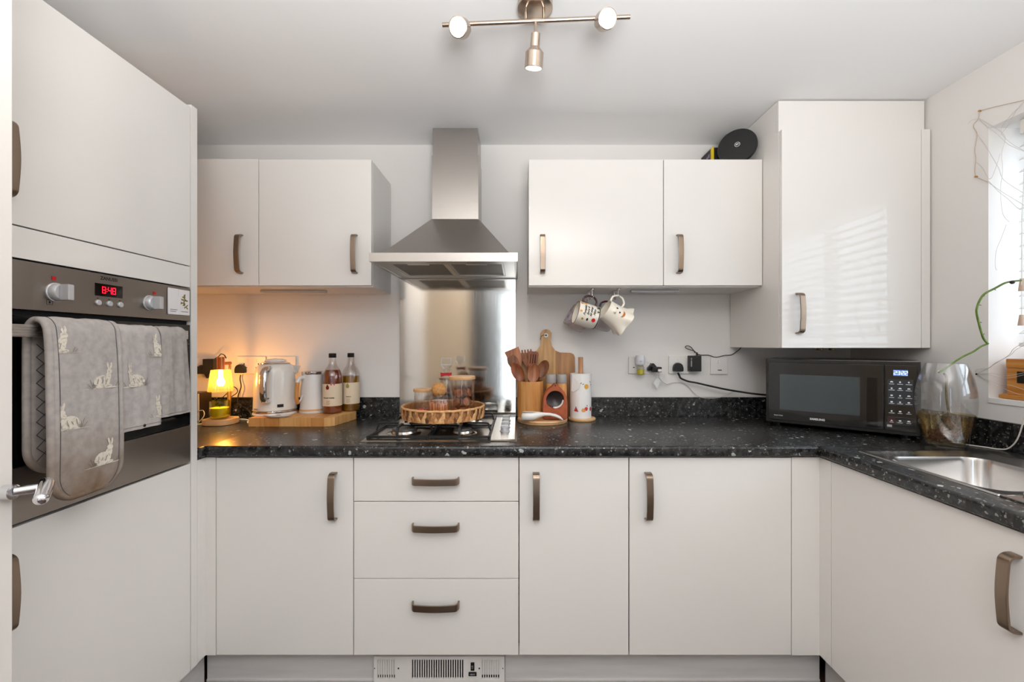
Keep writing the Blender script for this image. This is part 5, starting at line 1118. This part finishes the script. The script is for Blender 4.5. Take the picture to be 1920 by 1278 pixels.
G().cyl((1.7275, 1.447, WZ0+0.078), (1.7302, 1.447, WZ0+0.078), 0.007, n=14).build('keyhole_boss', M('pewter', (126, 120, 110), 0.35, 0.9), pl_)
t = thing('wire_lights', 'silver wire string lights pinned around the window edge above the vase', 'string lights', (XR-0.004, 1.5, 1.6))
def rw(px, py, x=1.7015): D_ = 800*x/(px-970); return (x, D_, CAM_Z-(py-645)*D_/800)
def zz(p): return rw(p[0]*0.2661+1680, p[1]*0.2661+160, 1.7015-0.002*((p[0]*7+p[1]*3) % 5)/5)
def z8(p): return rw(p[0]*0.1565+1720, p[1]*0.1565+640, 1.7015-0.002*((p[0]*7+p[1]*3) % 5)/5)
COPW = M('copper_wire', (196, 170, 142), 0.5, 0.3); SILW = M('silver_wire', (206, 200, 194), 0.5, 0.3)
for wm, ln in ((COPW, [(590, 180), (700, 150), (900, 105)]), (COPW, [(590, 182), (580, 235), (545, 285), (572, 345), (556, 450), (562, 520), (555, 600), (562, 643)]), (SILW, [(580, 235), (535, 245), (510, 268)]),
               (SILW, [(585, 232), (700, 300), (768, 365), (745, 480), (752, 600), (737, 730), (752, 900), (800, 962)]), (SILW, [(578, 350), (640, 440), (722, 580), (762, 668), (920, 770)]), (SILW, [(590, 245), (720, 350), (800, 420), (930, 475)]),
               (SILW, [(930, 90), (860, 160), (790, 280), (735, 350)]), (SILW, [(925, 100), (800, 220), (740, 320), (800, 400), (920, 470)]), (SILW, [(565, 540), (612, 582), (660, 660), (700, 590), (735, 480)]), (COPW, [(562, 645), (650, 682)]), (SILW, [(650, 682), (740, 745), (880, 830), (930, 860)]), (SILW, [(650, 670), (720, 745), (790, 800), (870, 870), (930, 850)]), (SILW, [(778, 980), (740, 1080), (705, 1170), (700, 1275), (712, 1300)])):
    G().tube(spline([zz(p) for p in ln], 5), 0.0006 if wm is SILW else 0.0010, 5).build('wire', wm, t)
for ln in ([(715, 390), (695, 350), (740, 330), (860, 318), (920, 265), (1020, 215), (1110, 150), (1150, 90), (1290, 0)], [(715, 388), (800, 345), (880, 300), (1000, 225), (1120, 160), (1180, 100), (1290, 40)], [(715, 390), (900, 380), (1060, 412), (1290, 372)], [(715, 390), (860, 400), (1060, 440), (1290, 395)], [(715, 390), (820, 445), (970, 515), (1100, 520), (1290, 580)], [(715, 390), (840, 470), (1020, 555), (1150, 610), (1290, 650)]):
    G().tube(spline([z8(p) for p in ln], 4), 0.0007, 5).build('wire', SILW, t)
for q in (zz((588, 180)), zz((562, 643)), z8((715, 390))): G().cyl((q[0]-0.003, q[1], q[2]), (XR-0.0005, q[1], q[2]), 0.0032, n=10).build('pin', BRASS, t)
tag(G().tube(spline([(1.60, 1.625, WT+0.003), (1.635, 1.55, WT+0.003), (1.660, 1.512, WT+0.003), (1.676, 1.485, WT+0.003), (1.6835, 1.462, WT+0.012), (1.6850, 1.437, WT+0.050), (1.690, 1.420, 1.03), (1.695, 1.40, 1.10)], 7), 0.0022, 6).build('cable', M('white_flex', (214, 208, 198), 0.5)), 'thin white flex lying on the worktop between vase and window wall', 'cable')

# ------------------------------------------------------------------ mugs on hooks
HKZ = UZ0-0.0045
def hook_rail(label, x):
    t = thing('hook_rail', label, 'hooks', (x, 2.03, HKZ))
    G().box(x-0.0022, x+0.0022, 1.935, 2.150, HKZ-0.0065, HKZ-0.0006).box(x-0.010, x+0.010, 1.94, 1.946, HKZ-0.002, HKZ-0.0006).build('rail', CHROME, t, 0.001)
    for y in (1.955, 2.035, 2.115):
        G().tube(spline([(x, y, HKZ-0.006), (x, y, 1.495), (x+0.002, y-0.004, 1.4835), (x+0.002, y-0.010, 1.4805), (x+0.002, y-0.016, 1.484), (x+0.002, y-0.018, 1.491)], 5), 0.0015, 8).build('hook', CHROME, t)
RX1, RX2 = 0.343, 0.462
hook_rail('chrome hook rail under the wall cabinet, holding the lettered mug', RX1); hook_rail('chrome hook rail under the wall cabinet, holding the ghost mug', RX2)
def mug_frame(cx, cy, cz, axis, yaw=0.0):
    """frame whose z runs from base to opening, x to the handle"""
    a = Vector(axis).normalized(); h = Vector((0, 0, 1))-a*a.z; h.normalize(); y = a.cross(h)
    m = Matrix((h, y, a)).transposed().to_4x4(); m.translation = (cx, cy, cz); return m
def mug(label, mat, hmat, frame, r=0.054, h=0.100, ghost=False, hr=0.034, hz=0.0, base_r=None):
    t = thing('mug', label, 'mug', mat4=frame)
    b = base_r or r*0.93
    if not ghost: prof = [(0, -h/2), (b*0.92, -h/2), (b, -h/2+0.006), (r, -h/2+0.03), (r, h/2), (r-0.004, h/2), (r-0.004, -h/2+0.03), (b*0.9, -h/2+0.008), (0, -h/2+0.006)]; rf = None
    else:
        prof = [(0, -h/2+0.012), (r*1.05, -h/2+0.008), (r*1.32, -h/2), (r*1.30, -h/2+0.006), (r*1.08, -h/2+0.028), (r*0.98, -h/2+0.055), (r*0.93, h/2-0.02), (r*0.90, h/2), (r*0.82, h/2), (r*0.85, -h/2+0.05), (0, -h/2+0.022)]
        rf = lambda a, z: 1+(0.12*math.cos(5*a+0.6)*max(0.0, (-z-0.015)/(h/2-0.015)) if z < -0.015 else 0)
    G().lathe(prof, 60, rfn=rf, cap0=False, cap1=False).build('body', mat, t, ang=50)
    rb = r*0.92 if ghost else r
    hp = spline([(rb-0.002, 0, hz+0.030), (rb+hr*0.55, 0, hz+0.031), (rb+hr*0.95, 0, hz+0.014), (rb+hr, 0, hz), (rb+hr*0.95, 0, hz-0.014), (rb+hr*0.55, 0, hz-0.031), (rb-0.002, 0, hz-0.030)], 5)
    G().tube(hp, 1, 10, flat=(0.0095, 0.011), up=(0, 1, 0)).build('handle', hmat, t, ang=60)
    return t
MUGC = M('mug_cream_glaze', (232, 226, 212), 0.2, coat=0.3); DKBR = M('dark_maroon_glaze', (58, 26, 28), 0.25, coat=0.3); GHW = M('ghost_white_glaze', (236, 228, 214), 0.2, coat=0.3)
LAV = M('lavender_print_glaze', (206, 198, 198), 0.25, var=((34, 34, 34), (160, 140, 164), 0.5, 0.72)); MRN = M('maroon_glaze', (96, 26, 48), 0.2, coat=0.3)
a1 = (-0.955, -0.12, 0.27)
F1 = mug_frame(RX1-0.030, 1.941, 1.4010, a1)
t = mug('cream mug printed with autumn words and fruit, dark handle, hanging from a hook', MUGC, DKBR, F1, hr=0.036)
MG = 0.0543
am = -PI/2+0.30
on = lambda u, v, e=0.0011: ((MG+e)*math.cos(am+u/MG), (MG+e)*math.sin(am+u/MG), v)
g = G()
for i, (wd, sz) in enumerate((('Pumpkin', 0.0145), ('Spice &', 0.0140), ('All things', 0.0130), ('Nice', 0.0150))): put_text(g, wd, sz, lambda u, v: on(u, 0.0225-0.0145*i+v), shear=0.45, bold=0.0003)
g.build('lettering', INK, t)
for nm, cl, u, v, rx_, ry_ in (('pumpkin_print', (206, 140, 30), 0.034, 0.040, 0.006, 0.006), ('pumpkin_print', (210, 150, 34), 0.040, 0.022, 0.006, 0.007), ('pumpkin_print', (222, 150, 70), -0.010, 0.041, 0.0045, 0.006), ('leaf_print', (44, 66, 34), 0.028, -0.036, 0.004, 0.006), ('leaf_print', (50, 72, 38), 0.006, -0.038, 0.0035, 0.006), ('apple_print', (196, 34, 26), -0.036, -0.024, 0.009, 0.009), ('acorn_print', (60, 52, 42), -0.040, 0.004, 0.007, 0.0045), ('leaf_print', (190, 140, 40), -0.042, 0.026, 0.005, 0.005)):
    G().poly([on(a, b) for a, b in ell(u, v, rx_, ry_, 12)]).build(nm, M('mugprint_%d_%d_%d' % cl, cl, 0.5), t)
G().tube([(0.0520*math.cos(a), 0.0520*math.sin(a), 0.0502) for a in [2*PI*k/40 for k in range(40)]], 0.0014, 6, True).build('rim_line', M('brown_rim', (120, 70, 36), 0.4), t)
G().tube([(0.0500*math.cos(a), 0.0500*math.sin(a), -0.0465) for a in [2*PI*k/40 for k in range(40)]], 0.0018, 6, True).build('base_ring', DKBR, t)
a2 = (-0.83, -0.16, 0.53)
F2 = mug_frame(RX2-0.020, 1.941, 1.3985, a2)
t = mug('white ghost shaped mug with black eyes and orange crescent, hanging from a hook', GHW, GHW, F2, r=0.053, h=0.112, ghost=True, hr=0.040, hz=0.022)
def gp(u, v, e=0.0022):
    rr = 0.053*(0.93+0.05*(0.036-v)/0.066) if v > -0.001 else 0.053*(0.98+0.10*(-0.001-v)/0.027)
    an = -PI/2+0.22+u/0.052
    return ((rr+e)*math.cos(an), (rr+e)*math.sin(an), v)
for u, v in ((0.013, 0.022), (-0.013, 0.024)): G().poly([gp(a, b) for a, b in ell(u, v, 0.0036, 0.0052, 12)]).build('eye_print', INK, t)
G().poly([gp(a, b) for a, b in [(-0.005, 0.007), (0.005, 0.007), (0.004, 0.002), (0.0, -0.001), (-0.004, 0.002)]]).build('mouth_print', INK, t)
cr = [(0.016*math.cos(a), 0.016*math.sin(a)-0.008) for a in [R(200)+R(170)*k/14 for k in range(15)]]+[(0.0145*math.cos(a), 0.0075*math.sin(a)-0.010) for a in [R(350)-R(160)*k/12 for k in range(13)]]
n = 14; oc = [gp(0.016*math.cos(a), 0.016*math.sin(a)-0.006) for a in [R(185)+R(170)*k/n for k in range(n+1)]]; ic = [gp(0.0155*math.cos(a), 0.005*math.sin(a)-0.007, 0.0024) for a in [R(185)+R(170)*k/n for k in range(n+1)]]
G().add(oc+ic, [(k, k+1, n+1+k+1, n+1+k) for k in range(n)]).build('crescent_print', M('orange_glaze_print', (190, 112, 44), 0.5), t)
for s_ in (1, -1): G().ball((0.0, s_*0.0545, 0.026), 0.007, 0.010, 0.006, 12, 8).build('little_arm', GHW, t)
mug('greyish lavender printed mug hanging behind the lettered mug', LAV, M('grey_handle_glaze', (150, 140, 142), 0.3), mug_frame(RX1-0.045, 2.1045, 1.3950, (-0.86, -0.05, 0.50)), hr=0.036)
mug('pale mug with maroon handle hanging behind the ghost mug', M('pale_mug_glaze', (206, 198, 198), 0.25), MRN, mug_frame(RX2-0.044, 2.1045, 1.3930, (-0.93, -0.05, 0.34)), hr=0.036)

# ------------------------------------------------------------------ on top of the cabinet
DA = R(-35)
DM = Matrix.Translation((1.004, 1.952, UZ1+0.0035)) @ Matrix.Rotation(DA, 4, 'Z') @ Matrix.Rotation(R(-8), 4, 'X')
t = thing('wifi_disc', 'round black disc with small white logo standing on the wall cabinet', 'wifi disc', mat4=DM)
DR_ = 0.083
FM = Matrix.Translation((0, 0, DR_)) @ Matrix.Rotation(PI/2, 4, 'X')
BLKD = M('charcoal_fabric_plastic', (38, 38, 38), 0.55, bump=((400, 400, 400), 0.2, 0.001))
G(FM).lathe([(DR_*0.97, -0.010), (DR_, -0.006), (DR_, 0.006), (DR_*0.985, 0.010), (DR_*0.5, 0.0115), (0.0, 0.012)], 56, cap1=False).build('disc', BLKD, t, ang=60)
G().box(-0.030, 0.030, -0.008, 0.030, -0.002, 0.006).build('stand', BLACK, t, 0.002)
LM = Matrix.Translation((0.002, -0.0124, DR_+0.006)) @ Matrix.Rotation(PI/2, 4, 'X')
G(LM).lathe([(0.0115, 0), (0.0095, 0)], 28, cap0=False, cap1=False).build('logo_ring', WHITEINK, t)
g = G(LM); put_text(g, 'BT', 0.0105, lambda u, v: (u, v, 0.0002), bold=0.0006); g.build('lettering', WHITEINK, t)
t = thing('carton', 'black and yellow carton lying behind the round black disc', 'carton', (1.03, 2.09, UZ1-0.004))
BOXM = M('black_carton', (32, 30, 32), 0.5); YEL = M('yellow_carton_edge', (226, 196, 30), 0.5)
q0, q1, q2, q3, qz0, qz1 = 0.928, 1.080, 2.036, 2.155, UZ1-0.0035, UZ1+0.118
G().box(q0, q1, q2, q3, qz0, qz1).build('box', BOXM, t, 0.001)
g = G()
for a, b in ((qz0, qz1),): g.box(q0-0.0006, q0+0.010, q2-0.0006, q2+0.012, a, b)
g.build('edge_stripe', YEL, t)
G().poly([(q0-0.0005, y, z) for y, z in ((q2+0.030, qz0+0.038), (q2+0.052, qz0+0.030), (q2+0.052, qz0+0.058), (q2+0.030, qz0+0.066))]).build('yellow_patch', YEL, t)
g = G(); put_text(g, 'wifi', 0.026, lambda u, v: (q0-0.0005, q2+0.040-u, qz0+0.092+v), bold=0.0006); g.build('lettering', M('lilac_print', (170, 150, 190), 0.5), t)

# ------------------------------------------------------------------ under cabinet lights
for lb_, x0, x1 in (('slim unlit strip light under the wall cabinets left of the hood', -1.205, -0.905), ('slim unlit strip light under the wall cabinets beside the hanging mugs', 0.535, 0.760)):
    t = thing('strip_light', lb_, 'strip light', ((x0+x1)/2, 2.0, HKZ))
    G().box(x0, x1, 2.000, 2.034, HKZ-0.011, HKZ-0.0006).build('housing', GREYP, t, 0.002)
    G().box(x0+0.006, x1-0.006, 2.004, 2.030, HKZ-0.0125, HKZ-0.0112).build('diffuser', M('unlit_diffuser', (200, 198, 194), 0.4), t)

# ------------------------------------------------------------------ ceiling spotlight bar
t = thing('ceiling_spotlight', 'satin nickel ceiling bar with three lit spotlight heads', 'ceiling light', (0.053, 1.26, CEIL))
G().lathe([(0.0, -0.026), (0.040, -0.026), (0.0525, -0.020), (0.0525, -0.0006), (0.0, -0.0006)], 44, (0.053, 1.275, CEIL), cap0=False, cap1=False).build('ceiling_plate', LAMPM, t, ang=40)
G().cyl((-0.222, 1.262, 2.2135), (0.328, 1.240, 2.2205), 0.0062, n=16).build('bar', LAMPM, t, 0.0012)
for x in (0.0255, 0.078): G().cyl((x, 1.2525, 2.2165), (x, 1.262, CEIL-0.024), 0.0045, n=12).build('stem', LAMPM, t)
BULB = M('lit_bulb_face', (255, 250, 240), 0.4, emis=(255, 246, 232), es=16.0)
for (p, d), jx in zip(SPOTS, (-0.150, 0.240, 0.054)):
    dv = Vector(d).normalized(); p = Vector(p); HM = Matrix.Translation(p) @ dv.to_track_quat('Z', 'Y').to_matrix().to_4x4()
    big = jx == 0.054
    L1, r1 = (0.088, 0.0135) if big else (0.080, 0.013)
    h = G(HM).lathe([(0.0, -L1), (r1, -L1), (r1*1.05, -L1*0.62), (0.0265, -L1*0.46), (0.0265, -0.001), (0.0235, 0.0), (0.0235, -0.006)], 32, cap0=False, cap1=False).build('spot_head', LAMPM, t, ang=35)
    G(HM).lathe([(0.0232, -0.0045), (0.0225, -0.0010), (0.0, 0.0012)], 28, cap1=False).build('bulb', BULB, h, ang=60)
    back = p-dv*L1
    yb_ = 1.262-0.04*(jx+0.222); zb_ = 2.2135+0.0127*(jx+0.222)
    top = Vector((jx, yb_, zb_-0.005))
    G().tube([top, (top+back)/2+Vector((0, 0, -0.004)), back+dv*0.004], 0.0052, 10).build('swivel_arm', LAMPM, t)

# ------------------------------------------------------------------ oven glove and cloths over the oven handle
def drape(name, label, cat, path, y0, y1, thick, mat, endr, ncol=20, wave=0.0015, flare=0.0, seed=1, nres=10, skew=None):
    """cloth sheet along a path in the x-z plane, across y; returns the thing and a locator for prints"""
    t = thing(name, label, cat, ((OX+0.05), (y0+y1)/2, 1.30))
    P = spline([(x, 0, z) for x, z in path], nres); acc = [0.0]
    for a, b in zip(P[:-1], P[1:]): acc.append(acc[-1]+(b-a).length)
    Lg = acc[-1]; half = (y1-y0)/2; yc = (y0+y1)/2; rnd = random.Random(seed); ph = [rnd.uniform(0, 6) for _ in range(4)]
    def wfac(s):
        d = min(s, Lg-s); return half if (endr <= 0 or d >= endr) else half-endr+math.sqrt(max(0.0, endr**2-(endr-d)**2))
    def nrm(i):
        a, b = P[max(0, i-1)], P[min(len(P)-1, i+1)]; tv = (b-a).normalized(); return Vector((tv.z*-1, 0, tv.x))
    def pos(i, tt, e):
        s = acc[i]; w_ = wfac(s)+flare*half*max(0.0, (s/Lg-0.55)); N_ = nrm(i); dn = max(0.0, 1-abs(P[i].z-1.31)/0.02)
        wv = wave*(1-dn)*(math.sin(7*tt+ph[0]+s*9)+0.6*math.sin(15*tt+ph[1]-s*14))*(1 if s > Lg*0.45 else 0.3)
        q = P[i]+N_*(e+wv); y = yc+tt*w_
        return Vector((q.x, y, q.z))
    # outward side: check that the last point's normal faces +x
    sg = 1 if nrm(len(P)-3).x > 0 else -1
    idx = [i for i in range(len(P)) if 0 < i < len(P)-1 or endr <= 0] if endr > 0 else list(range(len(P)))
    g = G(); m = ncol+1; nr = len(idx); vs = []
    for sd in (1, -1):
        for i in idx:
            for k in range(m):
                tt = -1+2*k/ncol; ed = 1-max(0, (abs(tt)-0.9)/0.1)*0.6
                vs.append(pos(i, tt, sd*sg*thick/2*ed))
    fs = []
    for sd in (0, 1):
        o = sd*nr*m
        for i in range(nr-1):
            for k in range(ncol): fs.append((o+i*m+k, o+i*m+k+1, o+(i+1)*m+k+1, o+(i+1)*m+k))
    bd = [i*m for i in range(nr)]+[(nr-1)*m+k for k in range(1, m)]+[i*m+ncol for i in range(nr-2, -1, -1)]+[k for k in range(ncol-1, 0, -1)]
    for a, b in zip(bd, bd[1:]+bd[:1]): fs.append((a, b, b+nr*m, a+nr*m))
    g.add(vs, fs); g.build('fabric', mat, t, ang=60)
    def front(y, z, e=0.0012):
        """point on the outer front face at (y, z)"""
        best = min(range(int(len(P)*0.5), len(P)-1), key=lambda i: abs(P[i].z-z)); j = best+1 if (P[best].z > z) else best-1
        j = max(0, min(len(P)-1, j)); f = 0 if abs(P[j].z-P[best].z) < 1e-9 else (z-P[best].z)/(P[j].z-P[best].z)
        w_ = wfac(acc[best])+flare*half*max(0.0, (acc[best]/Lg-0.55)); tt = (y-yc)/w_
        a, b = pos(best, tt, sg*(thick/2+e)), pos(j, tt, sg*(thick/2+e)); q = a+(b-a)*f; return Vector((q.x, y, z))
    def edge(i, tt, e=0.0): return pos(i, tt, sg*e)
    return t, front, edge, idx, P
GLF = cloth_mat('glove_fabric', (168, 161, 157), (184, 177, 172), (116, 90, 64), -0.42, -0.20)
GLB = cloth_mat('quilted_lining', (120,122,128),(140,142,148), None, 0, 1, 500)
TWF = cloth_mat('printed_cotton', (172, 165, 162), (188, 181, 177), None, 0, 1, 900)
WAF = cloth_mat('waffle_weave', (162, 156, 151), (180, 173, 168), None, 0, 1, 330, 0.9)
RABW = M('rabbit_print_cream', (222, 214, 200), 0.9, var=((160, 160, 160), (176, 164, 146), 0.5, 0.75)); RABD = M('rabbit_print_dark', (112, 98, 86), 0.9)
def rabbit(parent, front, y, z, s, flip=1, lim=None, crop=None):
    def F(u, v, e):
        return front(y+flip*u*s, z+v*s, e)
    parts = [ell(-0.10, 0.26, 0.34, 0.235, 18), ell(0.14, 0.42, 0.14, 0.22, 14, -0.3), ell(0.20, 0.64, 0.125, 0.105, 12, -0.3), ell(0.15, 0.86, 0.050, 0.16, 10, 0.25), ell(0.27, 0.85, 0.045, 0.15, 10, -0.15), ell(-0.42, 0.20, 0.07, 0.06, 8), ell(0.10, 0.07, 0.22, 0.065, 10), ell(-0.20, 0.06, 0.2, 0.06, 10)]
    g = G(); inside = lambda u: crop is None or crop[0] <= y+flip*u*s <= crop[1]
    def addp(g, pts, e):
        q = [(u, v) for u, v in pts]
        if crop:
            lo, hi = sorted(((crop[0]-y)/(flip*s), (crop[1]-y)/(flip*s))); q = clip(q, lo, hi)
        if len(q) > 2: g.poly([F(u, v, e) for u, v in q])
    for i, p in enumerate(parts): addp(g, p, 0.0010+0.00015*i)
    addp(g, [(-0.85, -0.02), (-0.3, 0.03), (0.4, 0.02), (0.8, 0.02), (0.5, -0.02), (-0.2, -0.03)], 0.0009)
    g.build('rabbit_print', RABW, parent, kind='stuff')
    g = G()
    for i, (u0, v0, u1, v1, w_) in enumerate(((-0.50, 0.0, -0.62, 0.34, 0.02), (-0.46, 0.0, -0.50, 0.24, 0.02), (-0.55, 0.0, -0.72, 0.20, 0.02), (0.42, 0.02, 0.52, 0.20, 0.018), (0.5, 0.02, 0.64, 0.14, 0.018), (-0.3, 0.05, 0.0, 0.02, 0.03), (0.0, 0.03, 0.24, 0.09, 0.03), (-0.34, 0.16, -0.30, 0.36, 0.02), (-0.02, 0.12, 0.06, 0.34, 0.02), (0.235, 0.66, 0.265, 0.66, 0.025), (0.09, 0.5, 0.2, 0.54, 0.018), (-0.12, 0.30, -0.20, 0.16, 0.02))):
        addp(g, [(u0-w_/2, v0), (u0+w_/2, v0), (u1+w_/2, v1), (u1-w_/2, v1+0.004)], 0.0026+0.0001*i)
    g.build('rabbit_shading', RABD, parent, kind='stuff')
gy0, gy1 = 0.971, 1.139
HX = OX+0.045
t, front, edge, idx, P = drape('oven_glove', 'grey quilted double oven glove with cream rabbits and stained end, over the oven handle', 'oven glove', [(HX-0.0235, 0.968), (HX-0.0240, 1.05), (HX-0.0245, 1.20), (HX-0.0235, 1.290), (HX-0.017, 1.317), (HX, 1.3265), (HX+0.017, 1.317), (HX+0.0250, 1.285), (HX+0.0290, 1.20), (HX+0.0310, 1.05), (HX+0.0300, 0.95), (HX+0.0280, 0.904)], gy0, gy1, 0.0155, GLF, 0.060, 22, 0.0010, seed=3)
bd = [edge(i, -1) for i in idx]+[edge(i, 1) for i in idx[::-1]]
G().tube([Vector((p.x, p.y, p.z)) for p in bd], 1, 8, True, flat=(0.0165, 0.0150), up=(1, 0, 0)).build('piping', GLF, t, ang=70)
# quilted inner face of the rear pad, seen past the handle
def back(y, z): i = min(range(0, int(len(P)*0.45)), key=lambda k: abs(P[k].z-z)); return Vector((P[i].x+0.0083, y, z))
g = G(); 
for k in range(9):
    z = 1.00+k*0.030
    for (ya, za), (yb, zb) in (((gy0+0.012, z), (gy0+0.044, z+0.030)), ((gy0+0.044, z), (gy0+0.012, z+0.030)), ((gy0+0.044, z), (gy0+0.076, z+0.030)), ((gy0+0.076, z), (gy0+0.044, z+0.030))):
        if zb < 1.275: g.tube([back(ya, za), back(yb, zb)], 0.0009, 5)
g.build('quilt_stitching', M('dark_thread', (84, 84, 88), 0.9), t, kind='stuff')
g = G()
for sgn in (-1, 1): g.tube([edge(i, sgn*0.86, 0.0083) for i in idx[2:-2]], 0.0007, 5)
g.build('stitching', M('dark_thread'), t, kind='stuff')
for (px, py), fl_ in (((112, 661), 1), ((196, 726), 1), ((124, 806), -1), ((196, 869), 1)):
    xx = -(HX+0.037); D_ = 800*xx/(970-px); z = CAM_Z-(py-645)*D_/800
    rabbit(t, front, D_, z, 0.064, fl_, crop=(gy0+0.011, gy1-0.011))
# bottom hem shade line: stitched loop
t, front, edge, idx, P = drape('tea_towel', 'grey cotton tea towel with cream rabbits, middle cloth on the oven handle', 'towel', [(HX-0.0205, 1.085), (HX-0.0210, 1.20), (HX-0.0205, 1.285), (HX-0.015, 1.312), (HX, 1.3212), (HX+0.015, 1.312), (HX+0.0215, 1.285), (HX+0.0235, 1.20), (HX+0.0250, 1.10), (HX+0.0245, 1.031)], 1.1455, 1.277, 0.0075, TWF, 0, 16, 0.0016, seed=5)
for (px, py), fl_ in (((252, 724), -1), ((300, 667), -1), ((302, 781), -1)):
    xx = -(HX+0.029); D_ = 800*xx/(970-px); z = CAM_Z-(py-645)*D_/800
    rabbit(t, front, D_, z, 0.066, fl_, crop=(1.1495, 1.273))
g = G(); g.tube([front(1.1485+0.0127*k, 1.040, 0.0008) for k in range(11)], 0.0008, 5); g.build('hem_stitching', M('pale_thread', (140, 132, 126), 0.9), t)
G(Matrix.Translation(front(1.215, 1.039, 0.0015)) @ Matrix.Rotation(PI/2, 4, 'Y')).lathe([(0.0045, 0), (0.0045, 0.001), (0.0018, 0.001)], 14, cap1=False).build('metal_eyelet', CHROME, t)
t, front, edge, idx, P = drape('dish_cloth', 'plain grey waffle weave dish cloth at the far end of the oven handle', 'dish cloth', [(HX-0.0205, 1.10), (HX-0.0210, 1.20), (HX-0.0205, 1.285), (HX-0.015, 1.312), (HX, 1.3212), (HX+0.015, 1.312), (HX+0.0215, 1.285), (HX+0.0240, 1.20), (HX+0.0260, 1.12), (HX+0.0265, 1.050)], 1.2825, 1.384, 0.0075, WAF, 0, 14, 0.0020, flare=0.28, seed=8)
g = G(); g.tube([front(1.287+0.0093*k, 1.058, 0.0008) for k in range(11)], 0.0008, 5); g.build('hem_stitching', M('pale_thread'), t)
